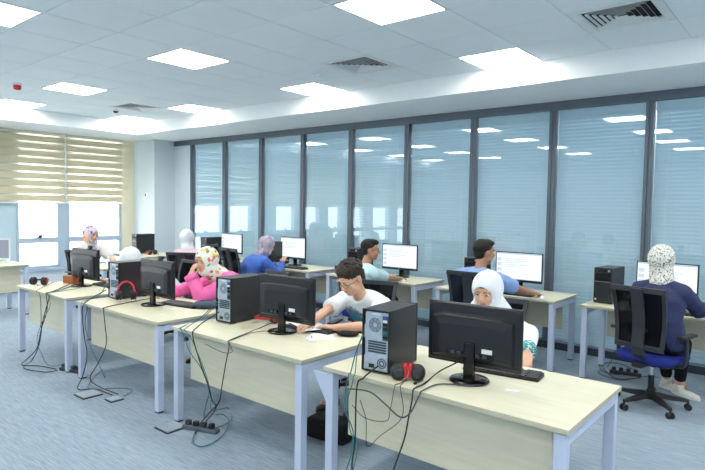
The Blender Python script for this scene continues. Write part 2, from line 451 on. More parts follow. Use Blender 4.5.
# glazed partition with blinds behind the glass
GX0, GS = -10.047, 1.066
fm = MB(); fm.b(-10.67, XR, YG-.03, YG+.09, 2.9, ZB)
fm.b(GX0, XR, YG-.03, YG+.09, 0, .085)
n_p = 12
for i in range(n_p+1):
    x = GX0 + i*GS
    fm.b(x-.040, x-.004, YG-.025, YG+.08, .085, 2.9); fm.b(x+.004, x+.040, YG-.025, YG+.08, .085, 2.9); fm.b(x-.004, x+.004, YG-.01, YG+.08, .085, 2.9)
struct(fm, 'trim_5', M['frame_dark'])
struct(MB().b(-10.67, XR, YG-.042, YG-.03, 0, .085), 'baseboard_back', M['base_dark'])
struct(MB().b(XL, XL+.015, YB, 6.1, 0, .09), 'baseboard_left', M['base_dark'])
struct(MB().b(-10.67, XR+.15, YG+1.5, YG+1.6, 0, ZC), 'wall_corridor', M['wall'])
where = ['leftmost of the row, beside the white wall', 'behind the glass, second from the left end', 'behind the glass, third from the left end',
         'behind the glass, fourth from the left end', 'behind the young man in the mint T-shirt', 'behind the screen of the young man in mint',
         'left of the man in the light blue shirt', 'behind the screen of the man in the light blue shirt', 'behind the tall black computer tower at the right',
         'rightmost, behind the woman in the navy jacket']
for i in range(10):
    x0, x1 = GX0+i*GS+.040, GX0+(i+1)*GS-.040
    struct(MB().b(x0, x1, YG+.004, YG+.010, .085, 2.9), 'window_%d' % (20+i), M['glass'])
    vb = thing('venetian_blind', 'grey-blue venetian blind ' + where[i], 'blind', ((x0+x1)/2, YG+.055, 0), 0, 'venetian blinds behind the glass wall')
    hw = (x1-x0)/2-.012
    MB().b(-hw, hw, -.018, .018, 2.80, 2.90).build('headrail', M['slat'], vb)
    sl = MB(); z = .13
    while z < 2.83:
        # a crowned slat: flatter upper half, steeper lower half, lapping over the one below
        sl.prism([(-.010, z-.025), (-.002, z+.002), (.014, z+.021), (.015, z+.020), (-.001, z+.001), (-.009, z-.0255)], 'x', -hw, hw); z += .043
    sl.build('slats', M['slat'], vb)
    MB().b(-hw, hw, -.012, .012, .095, .112).build('bottom_rail', M['slat'], vb)
    lc = MB()
    for xx in (-hw*.72, hw*.72): lc.box((xx, -.021, 1.48), (.006, .0015, 2.72))
    lc.build('ladder_cord', M['white_plastic'], vb)

# cream banded roller blinds over the windows
def zebra(y0, y1, zb, label):
    o = thing('roller_blind', label, 'blind', (XL+.10, (y0+y1)/2, 0), 0, 'banded roller blinds on the window wall')
    h = (y1-y0)/2; band = MB(); sh = MB(); p = .1385; z = zb
    k = 0
    while z < ZB-.05:
        top = min(z+p, ZB-.05)
        sh.b(-.001, .001, -h, h, z, min(z+.029, top))
        if z+.029 < top: band.b(-.004, .004, -h, h, z+.029, top)
        # the cloth behind hangs a little lower and half covers the sheer bands higher up
        z += p; k += 1
        if k > 5 and z+.034 < ZB-.05: band.b(.008, .011, -h, h, z+.004, z+.020)
    band.build('opaque_bands', M['zebra'], o); sh.build('sheer_bands', M['sheer'], o)
    MB().b(-.012, .012, -h, h, zb-.022, zb).build('bottom_rail', M['vent_white'], o, bevel=.003)
    MB().b(-.03, .03, -h, h, ZB-.055, ZB-.003).build('headrail', M['reveal'], o, bevel=.004)
    return o
zebra(2.45, 4.92, 1.67, 'cream banded roller blind half lowered, left of the window mullion')
zebra(4.95, 6.09, 1.67, 'cream banded roller blind half lowered, right of the window mullion')
zebra(-.7, 2.40, 1.67, 'cream banded roller blind further along the window wall, next to the front')
zebra(-3.5, -.8, 1.67, 'cream banded roller blind at the far front end of the window wall')

# ceiling fittings
def lname(i, j):
    x, y = cell(i, j)
    return x, y
cl = thing('ceiling_light', 'x', 'ceiling light', (0, 0, 0), 0, 'square ceiling lights')
MB().b(-TX/2+g, TX/2-g, -TY/2+g, -TY/2+.022, -.002, .03).b(-TX/2+g, TX/2-g, TY/2-.022, TY/2-g, -.002, .03)\
    .b(-TX/2+g, -TX/2+.022, -TY/2+.022, TY/2-.022, -.002, .03).b(TX/2-.022, TX/2-g, -TY/2+.022, TY/2-.022, -.002, .03).build('frame', M['vent_white'], cl)
MB().b(-TX/2+.022, TX/2-.022, -TY/2+.022, TY/2-.022, .002, .02).build('diffuser', M['light'], cl)
LL = {(0, 0): 'in the far corner between the two bulkheads', (3, 0): 'against the far bulkhead, leftmost but one', (7, 0): 'against the far bulkhead above the blue-jacketed woman',
      (11, 0): 'against the far bulkhead, left of the large vent', (0, 1): 'against the window side bulkhead, at the left edge of the picture', (3, 1): 'beside the red fire alarm strobe',
      (7, 1): 'alone in the middle of the tiled ceiling', (11, 1): 'largest in view, at the top edge of the ceiling', (7, 2): 'cut by the top left corner of the picture'}
ORD = ['second', 'third', 'fourth', 'fifth', 'sixth']
for k in range(7):  # added lamps, unseen behind the glass, to brighten the blind slats
    place(cl, USED, 'cl', 'added square light, unseen behind the glass wall, that brightens the blinds', (-9.4+1.95*k, YG+.95, ZC), 0, 'corridor ceiling lights')
for (i, j) in lights:
    x, y = cell(i, j)
    jj = LJ.index(j); ii = LI.index(i)
    lab = LL.get((i, jj)) or 'over the near part of the room, outside the picture'
    place(cl, USED, 'cl', 'bright square ceiling light ' + lab, (x+TX/2, y+TY/2, ZC), 0)
cv = thing('ceiling_vent', 'x', 'vent', (0, 0, 0), 0, 'square louvred ceiling vents')
MB().b(-TX/2, TX/2, -TY/2, TY/2, .05, .06).build('backing', M['vent_dark'], cv)
def sqring(mb, a, b_, z0, z1, t):
    """a sloping square ring: outer half size a at z0, inner b_ at z1, thickness t"""
    for q in range(4):
        Rm = Matrix.Rotation(q*PI/2, 3, 'Z')
        sc = V((1, TY/TX, 1))
        vs = [Rm @ V(p) for p in ((-a, -a, z0), (a, -a, z0), (b_, -b_, z1), (-b_, -b_, z1), (-a, -a, z0+t), (a, -a, z0+t), (b_, -b_, z1+t), (-b_, -b_, z1+t))]
        vs = [V((p.x, p.y*sc.y, p.z)) for p in vs]
        mb.add(vs, [(0,1,2,3), (7,6,5,4), (0,4,5,1), (1,5,6,2), (2,6,7,3), (3,7,4,0)])
fr = MB(); sqring(fr, TX/2-.004, TX/2-.07, 0, .004, .004); fr.build('frame', M['vent_white'], cv)
lv = MB()
for k in range(6): sqring(lv, .262-.043*k, .249-.043*k, .000, .015, .002)
lv.build('louvres', M['vent_white'], cv)
for (i, j), lab in zip(vents, ('far off at the left, near the window side', 'in the middle, behind the curly haired man', 'large in view at the right end of the ceiling')):
    x, y = cell(i, j)
    place(cv, USED, 'cv', 'square louvred ceiling vent ' + lab, (x+TX/2, y+TY/2, ZC), 0)
st = thing('alarm_strobe', 'red fire alarm strobe on a white base hanging from the ceiling', 'alarm', (-8.15, 2.93, ZC))
MB().lathe([(.055, 0), (.055, -.02), (.045, -.025)]).build('base', M['white_plastic'], st)
MB().lathe([(.045, -.025), (.05, -.035), (.045, -.075), (.02, -.085)]).build('lens', M['red'], st, smooth=True)
for (x, y, lab) in ((-4.62, 4.85, 'small white smoke detector beside the middle ceiling vent'), (-9.14, 4.78, 'small grey smoke detector beside the far left ceiling vent')):
    d = thing('smoke_detector', lab, 'smoke detector', (x, y, ZC), 0, 'smoke detectors')
    MB().lathe([(.05, 0), (.05, -.012)]).build('base', M['white_plastic'], d)
    MB().lathe([(.04, -.012), (.036, -.035), (.02, -.042)]).build('sensor', M['white_plastic' if x > -6 else 'dark_grey'], d, smooth=True)

# ------------------------------------------------------------------ desks
def make_desk(w, d, label, loc, rz=0, bracket=False, group='pale wooden computer desks', pedestal=False, grommets=True):
    o = thing('computer_desk', label, 'desk', loc, rz, group)
    x, y = w/2, d/2
    MB().b(-x, x, -y, y, .725, .75).build('desktop', M['maple'], o, bevel=.003)
    e = MB(); e.b(-x-.0006, x+.0006, -y-.0006, -y+.001, .7262, .7488).b(-x-.0006, x+.0006, y-.001, y+.0006, .7262, .7488)
    e.b(-x-.0006, -x+.001, -y, y, .7262, .7488).b(x-.001, x+.0006, -y, y, .7262, .7488).build('edge_band', M['edge'], o)
    L = .055
    for sx in (-1, 1):
        X0 = sx*(x-.012); X1 = X0 - sx*L
        MB().b(X0, X1, -y+.012+L, y-.012-L, .665, .718).build('end_rail', M['steel_blue'], o, bevel=.003)
        for sy in (-1, 1):
            Y0 = sy*(y-.012)
            lg = MB().b(X0, X1, Y0, Y0-sy*L, .012, .718).build('leg', M['steel_blue'], o, bevel=.003)
            MB().b(X0-sx*.004, X1+sx*.004, Y0-sy*.004, Y0-sy*(L-.004), 0, .012).build('foot', M['black_plastic'], lg)
        MB().b(X0-sx*.01, X1, -y+.03, y-.03, .718, .7255).build('spacer', M['dark_grey'], o)
    MB().b(-x+.067, x-.067, -.03, .03, .675, .718).build('cross_rail', M['steel_blue'], o, bevel=.003)
    MB().b(-x+.13, x-.10, -y+.085, -y+.103, .345, .7245).build('modesty_panel', M['maple_panel'], o, bevel=.001)
    if bracket:
        MB().prism([(-x-.10, .70), (-x+.012, .70), (-x+.012, .52), (-x-.01, .56)], 'y', -y+.02, -y+.03).build('corner_bracket', M['steel_blue'], o)
    if pedestal:
        p = MB().b(-x+.17, -x+.57, -y+.12, y-.2, .05, .68).build('pedestal', M['maple_panel'], o, bevel=.004)
        for sx in (-.3, .3): MB().b(-x+.37+sx*.5-.02, -x+.37+sx*.5+.02, -.05, .0, 0, .05).build('caster', M['black_plastic'], p)
    return o
def desk_between(x0, x1, y0, y1, label, back=False, **k):
    return make_desk(x1-x0, y1-y0, label, ((x0+x1)/2, (y0+y1)/2, 0), 180 if back else 0, **k)
FY0, FY1 = 2.459, 3.29
desk_between(-6.957, -5.70, FY0, FY1, 'pale computer desk at the far left end of the front row, brown box on it')
desk_between(-5.484, -4.055, FY0, FY1, 'pale computer desk in front of the girl in the pink hoodie')
desk_between(-3.858, -2.436, FY0, FY1, 'pale computer desk where the curly haired man leans over a paper')
desk_between(-2.256, -.811, FY0, FY1, 'nearest pale computer desk, the woman in the white hijab behind it', bracket=True)
BY0, BY1 = 5.831, 6.53
desk_between(-10.50, -9.10, 5.30, 6.00, 'pale desk by the corner pier under the lone black computer tower', True)
desk_between(-8.80, -7.36, BY0, BY1, 'pale desk at the glass wall, behind the woman in white and pale pink', True)
desk_between(-7.14, -5.666, BY0, BY1, 'pale desk at the glass wall where the woman in the blue jacket sits', True)
desk_between(-5.336, -3.837, BY0, BY1, 'pale desk where the young man in the mint shirt sits', True)
desk_between(-3.558, -2.11, BY0, BY1, 'pale desk at the glass wall where the man in the light blue shirt sits', True)
desk_between(-1.856, -.40, BY0, BY1, 'pale desk at the glass wall where the woman in the navy jacket sits', True)
make_desk(1.5, .76, 'pale desk cut by the left edge of the picture, a bottle standing on it', (-9.48, 2.66, 0), 90, pedestal=True)
make_desk(1.3, .75, 'pale desk where the woman with her hand at her cheek rests her arm', (-8.22, 4.55, 0), 90)

# ------------------------------------------------------------------ computers
def make_tower():
    """front faces -Y"""
    o = thing('computer_tower', 'x', 'computer', (0, 0, 0), 0, 'black computer towers')
    w_, d, h = .178, .365, .365; x, y = w_/2, d/2
    MB().b(-x, x, -y+.025, y-.012, .008, h).build('case', M['case_side'], o, bevel=.003)
    fb = MB().b(-x-.001, x+.001, -y, -y+.025, .004, h+.002).build('front_bezel', M['case_front'], o, bevel=.008)
    MB().b(-x+.014, x-.014, -y-.003, -y+.002, .275, .315).b(-x+.014, x-.014, -y-.003, -y+.002, .232, .272).build('drive_bay', M['gloss_black'], fb, bevel=.002)
    MB().b(-x+.05, x-.05, -y-.0025, -y+.002, .327, .350).build('port_strip', M['gloss_black'], fb)
    MB().lathe([(.011, -.002), (.011, .002)], (0, 0, 0), 16).build('power_button', M['zinc'], fb, loc=(x-.03, -y-.001, .338)).rotation_euler = (R(90), 0, 0)
    MB().b(-x+.015, -x+.031, -y-.002, -y+.002, .035, .051).build('badge', M['white_label'], fb)
    MB().b(-x+.01, x-.01, -y-.002, -y+.002, .224, .227).build('trim_line', M['zinc'], fb)
    # rear
    MB().b(-x, -x+.006, y-.014, y, .008, h).b(x-.006, x, y-.014, y, .008, h).b(-x, x, y-.014, y, h-.012, h).b(-x, x, y-.014, y, .008, .016).build('rear_rim', M['black_plastic'], o)
    MB().b(-x+.006, x-.03, y-.013, y-.006, .016, h-.012).prism([(x-.03, .016), (x-.012, .016), (x-.012, .09), (x-.02, .10), (x-.02, .19), (x-.012, .20), (x-.012, .27), (x-.02, .28), (x-.02, h-.02), (x-.03, h-.012)], 'y', y-.013, y-.006).build('rear_plate', M['zinc'], o)
    MB().b(x-.03, x-.006, y-.016, y-.0125, .016, h-.012).build('side_channel', M['gloss_black'], o)
    f = MB(); f2 = MB()
    def ring(mb, cx, cz, r, t, yy):
        n = 28; rings = []
        for (a, b_) in ((r-t, yy), (r, yy), (r, yy+.002), (r-t, yy+.002)):
            rings.append([V((cx+a*math.cos(2*PI*i/n), b_, cz+a*math.sin(2*PI*i/n))) for i in range(n)])
        mb.loft(rings + [rings[0]], cap=False)
    def disc(mb, cx, cz, r, yy): mb.cone((cx, yy, cz), (cx, yy+.0015, cz), r, r, 28)
    disc(f, 0.005, .278, .043, y-.0065)
    fn = f.build('case_fan', M['fan_grey'], o)
    g1 = MB()
    for rr in (.043, .034, .025): ring(g1, .005, .278, rr, .0022, y-.005)
    disc(g1, .005, .278, .014, y-.004)
    for k in range(8):
        a = k*PI/4; c, s_ = math.cos(a), math.sin(a)
        g1.cone((.005+.012*c, y-.0035, .278+.012*s_), (.005+.043*c, y-.0035, .278+.043*s_), .0012, n=6)
    g1.build('fan_grille', M['zinc'], fn)
    ps = MB().b(-x+.008, x-.034, y-.007, y-.002, .018, .105).build('power_supply', M['zinc'], o, bevel=.002)
    q = MB(); disc(q, -.045, .062, .033, y-.0015); q.build('supply_fan', M['fan_grey'], ps)
    q = MB(); ring(q, -.045, .062, .033, .0022, y); ring(q, -.045, .062, .022, .0022, y); disc(q, -.045, .062, .009, y); q.build('supply_grille', M['zinc'], ps)
    MB().b(.005, .04, y-.002, y+.002, .03, .052).build('power_socket', M['black_plastic'], ps)
    io = MB().b(-x+.010, -x+.045, y-.007, y-.003, .195, .335).build('port_panel', M['zinc_dark'], o)
    for z, c_ in ((.315, 'bottle_blue'), (.298, 'white_plastic'), (.28, 'gloss_black'), (.255, 'gloss_black'), (.232, 'cable_teal'), (.208, 'gloss_black')):
        MB().b(-x+.014, -x+.040, y-.004, y+.001, z, z+.014).build('port', M[c_], io)
    sl = MB()
    for k in range(5): sl.b(-x+.02, x-.04, y-.0065, y-.0035, .118+k*.0145, .128+k*.0145)
    sl.build('slot_covers', M['zinc_dark'], o)
    MB().b(-.03, .03, y-.0065, y-.005, .336, .347).build('serial_label', M['white_label'], o)
    ft = MB()
    for sx in (-1, 1):
        for sy in (-1, 1): ft.b(sx*(x-.02)-.012, sx*(x-.02)+.012, sy*(y-.06)-.012, sy*(y-.06)+.012, 0, .009)
    ft.build('feet', M['black_plastic'], o)
    return o
tw = make_tower()
def tower(x, y, rz, where): place(tw, USED, 'tw', 'black computer tower ' + where, (x, y, .75), rz)
tower(-1.965, 2.735, 187, 'with silver rear, on the nearest desk')
tower(-3.68, 2.99, 183, 'with silver rear, left of the curly haired man\'s monitor')
tower(-5.36, 2.945, 184, 'with a red headset leaning on its side')
tower(-9.82, 5.66, 0, 'alone by the corner pier with its broad side in view')
tower(-8.30, 6.10, 2, 'left of the screen behind the girl in the floral scarf')
tower(-6.72, 6.20, 2, 'between the woman in the blue jacket and her screen')
tower(-5.02, 6.22, 2, 'behind the head of the young man in the mint T-shirt')
tower(-3.20, 6.22, 2, 'behind the head of the man in the light blue shirt')
tower(-1.70, 6.24, -4, 'standing clear left of the woman in the navy jacket')

def make_monitor(screen=True):
    """screen faces -Y, base centre at the origin"""
    o = thing('computer_monitor', 'x', 'monitor', (0, 0, 0), 0, 'monitors seen from the front' if screen else 'monitors seen from behind')
    W, Hh, zb = .555, .345, (.105 if screen else .075); x = W/2
    MB().b(-x, x, -.012, .010, zb, zb+Hh).build('housing', M['monitor_black'], o, bevel=.005)
    # rear shell: a swelling with a ledge near the top
    r = []
    for (sx, z0, z1, yy) in ((.98, zb+.012, zb+Hh-.012, .010), (.965, zb+.02, zb+Hh-.018, .017), (.86, zb+.035, zb+Hh-.075, .020), (.84, zb+.045, zb+Hh-.079, .044), (.66, zb+.055, zb+Hh-.125, .052)):
        r.append([V((-x*sx, yy, z0)), V((x*sx, yy, z0)), V((x*sx, yy, z1)), V((x*.72*sx, yy, z1+.012)), V((-x*.72*sx, yy, z1+.012)), V((-x*sx, yy, z1))])
    rear = MB().loft(r).build('rear_shell', M['monitor_black'], o, bevel=.004)
    MB().prism([(-.17, .010), (.17, .010), (.13, .028), (-.13, .028)], 'z', zb+Hh-.075, zb+Hh-.068).build('rear_ledge', M['dark_grey'], rear)
    MB().b(-.14, .14, .052, .0525, zb+.06, zb+.085).build('port_recess', M['gloss_black'], rear)
    for k in (-.10, -.06, .05, .09): MB().b(k, k+.022, .0525, .062, zb+.066, zb+.082).build('port', M['zinc_dark'], rear)
    MB().b(-.13, -.07, .0526, .0532, zb+.09, zb+.115).build('rating_label', M['white_label'], rear)
    MB().box((0, .05, .115), (.062, .032, .20)).build('stand_neck', M['gloss_black'], o, bevel=.006)
    MB().lathe([(.0, 0), (.108, 0), (.112, .006), (.105, .014), (.05, .02), (.0, .021)], (0, .045, 0), 40).build('stand_base', M['gloss_black'], o, smooth=True)
    sc = MB().b(-x+.012, x-.012, -.0135, -.011, zb+.028, zb+Hh-.012).build('screen', M['screen'] if screen else M['screen'], o)
    ys = -.0142
    MB().b(-x+.014, x-.014, ys, -.0136, zb+Hh-.024, zb+Hh-.016).build('screen_toolbar', M['screen_bar'], sc)
    MB().b(-x+.014, x-.014, ys, -.0136, zb+.029, zb+.034).build('screen_taskbar', M['screen_bar'], sc)
    for k in range(4): MB().b(-x+.022, -x+.075, ys, -.0136, zb+.06+k*.058, zb+.10+k*.058).build('screen_thumbnail', M['screen_side'], sc)
    tx = MB()
    for k in range(5): tx.b(-x+.11, -x+.11+(.22, .30, .16, .27, .2)[k], ys, -.0136, zb+.26-k*.022, zb+.266-k*.022)
    tx.build('screen_text', M['screen_text'], sc)
    MB().b(-.02, .02, -.0132, -.012, zb+.008, zb+.016).build('badge', M['fan_grey'], o)
    return o
mf = make_monitor(True)
def mon(x, y, rz, where, h=0): place(mf, USED, 'mf', where, (x, y, .75), rz)
mon(-7.78, 6.13, 0, 'lit white monitor at the empty place left of the blue jacket')
mon(-6.40, 6.24, 0, 'lit white monitor right in front of the woman in the blue jacket')
mon(-4.38, 6.27, 3, 'lit white monitor of the young man in the mint T-shirt')
mon(-2.70, 6.27, 3, 'lit white monitor of the man in the light blue shirt')
mon(-1.17, 6.25, -4, 'lit white monitor partly hidden by the speckled headscarf')
mb_ = make_monitor(False)
def monb(x, y, rz, where): place(mb_, USED, 'mb', where, (x, y, .75), rz)
monb(-1.475, 2.845, 184, 'black back of the monitor hiding the chin of the woman in the white hijab')
monb(-3.10, 2.96, 184, 'black back of the monitor on the desk of the curly haired man')
monb(-4.78, 2.90, 180, 'black back of the monitor in front of the girl in the pink hoodie')
monb(-6.42, 2.99, 184, 'black back of the monitor beside the small brown box')
om = thing('computer_monitor', 'pale grey monitor by the window at the left edge, screen reflection put in as glow', 'monitor', (-9.62, 3.06, .75), 55)
MB().b(-.26, .26, -.012, .012, .06, .37).build('housing', M['vent_white'], om, bevel=.005)
MB().b(-.245, .245, -.014, -.011, .08, .355).build('screen', M['screen_reflection_glow'], om)
MB().b(-.03, .03, .012, .03, .0, .2).build('stand_neck', M['fan_grey'], om, bevel=.004)
MB().lathe([(.10, 0), (.10, .008), (.03, .014)], (0, .02, 0), 28).build('stand_base', M['fan_grey'], om)

def make_keyboard(body, keys):
    o = thing('keyboard', 'x', 'keyboard', (0, 0, 0), 0, 'keyboards on the desks')
    MB().prism([(-.07, 0), (.07, 0), (.07, .022), (-.07, .012)], 'x', -.22, .22).build('body', M[body], o, bevel=.003)
    k = MB(); T = Matrix.Rotation(R(4), 3, 'X')
    for r_ in range(6):
        yy = -.055+r_*.021; zz = .014+(yy+.07)/.14*.010
        if r_ == 0:
            for x0, x1 in ((-.21, -.13), (-.125, .03), (.035, .09), (.105, .14), (.15, .21)): k.box(((x0+x1)/2, yy, zz+.003), (x1-x0, .017, .007), T)
        else:
            for c in range(20):
                if c == 15: continue
                k.box((-.2005+c*.0211, yy, zz+.003), (.0175, .017, .007), T)
    k.build('keys', M[keys], o)
    return o
kb = make_keyboard('black_plastic', 'dark_grey')
def keyb(x, y, rz, where): place(kb, USED, 'kb', 'black keyboard ' + where, (x, y, .75), rz)
keyb(-1.40, 3.07, 8, 'sticking out behind the nearest monitor')
keyb(-3.00, 3.13, 4, 'under the paper beside the hands of the curly haired man')
keyb(-4.58, 3.03, 8, 'beside the pink sleeve on the desk')
keyb(-6.22, 3.14, 0, 'on the far left front row desk')
keyb(-6.10, 5.98, 0, 'in front of the blue-jacketed woman')
keyb(-4.42, 5.98, 0, 'at the hand of the young man in the mint T-shirt')
keyb(-2.62, 5.97, 0, 'in front of the man in the light blue shirt')
keyb(-1.05, 5.98, 0, 'in front of the woman in the navy jacket')
keyb(-7.80, 5.98, 0, 'at the empty place before the glass wall')
def make_mouse():
    o = thing('computer_mouse', 'x', 'mouse', (0, 0, 0), 0, 'computer mice')
    b = MB()
    rings = []
    for k in range(9):
        t = k/8; z = .034*math.sin(PI*(.12+.80*t)) ; yy = -.052+.104*t; wd = .031*math.sin(PI*(.14+.72*t))**.5
        rings.append([V((wd*math.cos(a), yy, max(.001, z*max(0, math.sin(a))))) for a in [PI*j/8 for j in range(9)]])
    b.loft(rings); b.build('shell', M['white_plastic'], o, smooth=True)
    MB().box((0, -.03, .031), (.006, .016, .008)).build('wheel', M['dark_grey'], o, bevel=.002)
    return o
ms = make_mouse()
place(ms, USED, 'ms', 'small white computer mouse on the desk of the curly haired man', (-2.76, 2.87, .75), 60)
bm2 = copy_tree(ms); bm2.location = (-2.28, 5.93, .75); bm2.rotation_euler = (0, 0, R(180)); bm2['label'] = 'computer mouse under the hand of the man in the light blue shirt'
bm3 = copy_tree(ms); bm3.location = (-4.10, 5.95, .75); bm3.rotation_euler = (0, 0, R(180)); bm3['label'] = 'computer mouse under the hand of the young man in the mint T-shirt'

def make_headset(flat=False):
    o = thing('headset', 'x', 'headphones', (0, 0, 0), 0, 'red and black headsets')
    band = []
    for k in range(17):
        a = PI*k/16; band.append((.078*math.cos(a), .0+.13*math.sin(a), .045))
    MB().tube(band, .010, 8).build('headband', M['red'], o, smooth=True)
    MB().tube([(p[0]*.86, p[1]*.88, p[2]) for p in band[3:14]], .008, 8).build('band_pad', M['ear_pad'], o, smooth=True)
    for s_ in (-1, 1):
        T = Matrix.Rotation(R(90), 3, 'Y') @ Matrix.Rotation(R(0), 3, 'X')
        c = MB(); pr = [(0, -.02), (.030, -.02), (.043, -.008), (.043, .006), (.034, .018), (0, .02)]
        q = MB().lathe(pr, (0, 0, 0), 28); c.add([V((s_*.074, -.012, .045)) + T @ V(p) for p in q.v], q.f)
        if flat: c.v = [(s_*.052-(y+.012)*1.0*s_, -.045+(x-s_*.074)*s_*-1, z) for x, y, z in c.v]
        cup = c.build('ear_cup', M['black_plastic'], o, smooth=True)
        q = MB().lathe([(.018, -.006), (.042, -.008), (.046, 0), (.042, .012), (.018, .012)], (0, 0, 0), 28); c = MB(); c.add([V((s_*.050, -.012, .046)) + T @ V(p) for p in q.v], q.f)
        if flat: c.v = [(s_*.052-(y+.012)*s_, -.045+(x-s_*.074)*s_*-1-.02*0, z) for x, y, z in c.v]
        c.build('ear_pad', M['ear_pad'], cup, smooth=True)
        if flat: MB().box((s_*.014, -.035, .055), (.022, .05, .075)).build('yoke', M['red'], o, bevel=.008)
        if flat: MB().cone((s_*.052, -.066, .045), (s_*.052, -.069, .045), .024, .02, 24).build('cup_cap', M['dark_grey'], cup)
        else: MB().cone((s_*.096, -.012, .045), (s_*.0985, -.012, .045), .026, .022, 24).build('cup_cap', M['red'], cup)
    MB().tube(smooth_path([(.09, -.04, .03), (.08, -.085, .02), (.05, -.11, .012)], 5), .003, 6).cone((.05, -.11, .012), (.036, -.118, .010), .007, .006, 10).build('microphone', M['black_plastic'], o)
    return o
hs = make_headset()
def head_set(x, y, z, rz, where): place(hs, USED, 'hs', where, (x, y, z), rz)
hf = make_headset(True); hf.location = (-1.745, 2.60, .75); hf.rotation_euler = (0, 0, R(32)); hf['label'] = 'red and black headset beside the tower on the nearest desk'
head_set(-5.16, 2.88, .75, 120, 'red headset leaning by the tower on the desk of the pink hoodie girl')
hs.rotation_euler = (R(62), 0, R(60)); hs.location = (-5.17, 2.80, .80)
head_set(-3.42, 3.10, .75, 150, 'red and black headset behind the stand of the curly haired man\'s monitor')
head_set(-6.84, 2.66, .75, 40, 'red and black headset lying at the left end of the front row')
head_set(-9.45, 5.62, .75, 100, 'dark red headset beside the lone tower by the corner pier')

# ------------------------------------------------------------------ office chairs (the sitter faces +Y)
def make_chair(seat):
    o = thing('office_chair', 'x', 'chair', (0, 0, 0), 0, 'black office chairs')
    # five star foot with casters
    MB().cone((0, 0, .07), (0, 0, .155), .038, .032, 20).build('hub', M['chair_black'], o)
    for k in range(5):
        a = R(90+72*k+20); d = V((math.cos(a), math.sin(a), 0)); n = V((-d.y, d.x, 0))
        rings = []
        for t, wd, z0, z1 in ((.02, .030, .085, .135), (.16, .024, .075, .115), (.30, .017, .07, .093)):
            c = d*t; rings.append([c-n*wd+V((0, 0, z0)), c+n*wd+V((0, 0, z0)), c+n*wd*.7+V((0, 0, z1)), c-n*wd*.7+V((0, 0, z1))])
        lg = MB().loft(rings).build('foot_arm', M['chair_black'], o, bevel=.004)
        cs = MB(); c = d*.295
        for s_ in (-1, 1): cs.cone(c+n*s_*.010+V((0, 0, .028)), c+n*s_*.026+V((0, 0, .028)), .028, .026, 18)
        cs.cone(c+V((0, 0, .03)), c+V((0, 0, .075)), .009, n=10); cs.build('caster', M['black_plastic'], lg)
    MB().cone((0, 0, .15), (0, 0, .28), .025, n=16).build('gas_sleeve', M['chair_black'], o)
    MB().cone((0, 0, .27), (0, 0, .39), .014, n=16).build('piston', M['chrome'], o)
    MB().b(-.08, .08, -.11, .09, .375, .42).build('tilt_box', M['chair_black'], o, bevel=.012)
    MB().cone((.07, .02, .40), (.25, .02, .385), .006, n=8).build('lever', M['chair_black'], o)
    # seat: a rounded cushion
    rings = []
    for z, k in ((.415, .90), (.425, .97), (.45, 1.0), (.475, .985), (.487, .93), (.492, .80)):
        ring = []
        for i in range(36):
            a = 2*PI*i/36; ca, sa = math.cos(a), math.sin(a)
            e = .42
            ring.append(V((.245*k*math.copysign(abs(ca)**e, ca), .235*k*math.copysign(abs(sa)**e, sa)+.01, z-.012*(sa > .7)*(z > .45))))
        rings.append(ring)
    MB().loft(rings).build('seat', M[seat], o, smooth=True)
    MB().b(-.215, .215, -.19, .2, .405, .42).build('seat_pan', M['chair_black'], o, bevel=.01)
    # back: curved frame, net, central spine
    def yb(z): t = (z-.55)/.5; return -.245 - .055*t - .035*math.sin(PI*min(max(t, 0), 1))*-1
    fr = MB(); zs = [.56+.5*i/12 for i in range(13)]
    def hw(z): t = (z-.56)/.5; return .205+.025*t
    for s_ in (-1, 1):
        rings = []
        for z in zs:
            yy = yb(z); xx = s_*hw(z); rings.append([V((xx-s_*.034, yy-.008, z)), V((xx, yy-.012, z)), V((xx, yy+.014, z)), V((xx-s_*.034, yy+.010, z))])
        fr.loft(rings)
    for z in (.56, 1.045):
        yy = yb(z); h_ = hw(z); fr.box((0, yy, z+.004), (2*h_, .026, .045))
    fr.build('back_frame', M['chair_frame'], o, bevel=.005)
    net = MB(); rings = []
    for z in zs:
        yy = yb(z); h_ = hw(z)-.03
        rings.append([V((-h_, yy-.001, z)), V((h_, yy-.001, z)), V((h_, yy+.002, z)), V((-h_, yy+.002, z))])
    net.loft(rings).build('back_net', M['chair_net'], o)
    sp = MB(); rings = []
    for z in [.44, .5] + zs:
        yy = (yb(max(z, .56)) - .018) if z > .52 else (-.20 if z < .47 else -.245)
        wd = .052
        rings.append([V((-wd, yy-.012, z)), V((wd, yy-.012, z)), V((wd, yy+.010, z)), V((-wd, yy+.010, z))])
    sp.loft(rings).build('back_spine', M['chair_frame'], o, bevel=.004)
    MB().b(-.04, .04, -.27, -.06, .385, .425).build('back_bracket', M['chair_black'], o, bevel=.006)
    MB().ell((0, yb(.70)+.018, .70), (.15, .022, .065)).build('lumbar_pad', M['chair_black'], o, smooth=True)
    for s_ in (-1, 1):
        a = MB(); a.tube(smooth_path([(s_*.16, -.02, .405), (s_*.265, -.03, .42), (s_*.29, -.03, .50), (s_*.285, -.02, .655)], 5), .016, 10)
        ar = a.build('arm_post', M['chair_frame'], o, smooth=True)
        MB().b(s_*.285-.035, s_*.278+.035, -.13, .12, .655, .682).build('arm_pad', M['chair_black'], ar, bevel=.01)
    return o
ch = make_chair('seat_blue')
def chair(x, y, rz, where, zs=1):
    place(ch, USED, 'ch', where, (x, y, 0), rz)
    [o for o in COL.objects if o.get('label') == where][0].scale = (1, 1, zs)
chair(-1.10, 5.42, -14, 'black office chair with a blue seat under the woman in the navy jacket')
chair(-2.72, 5.35, 2, 'black office chair with the man in the light blue shirt on it')
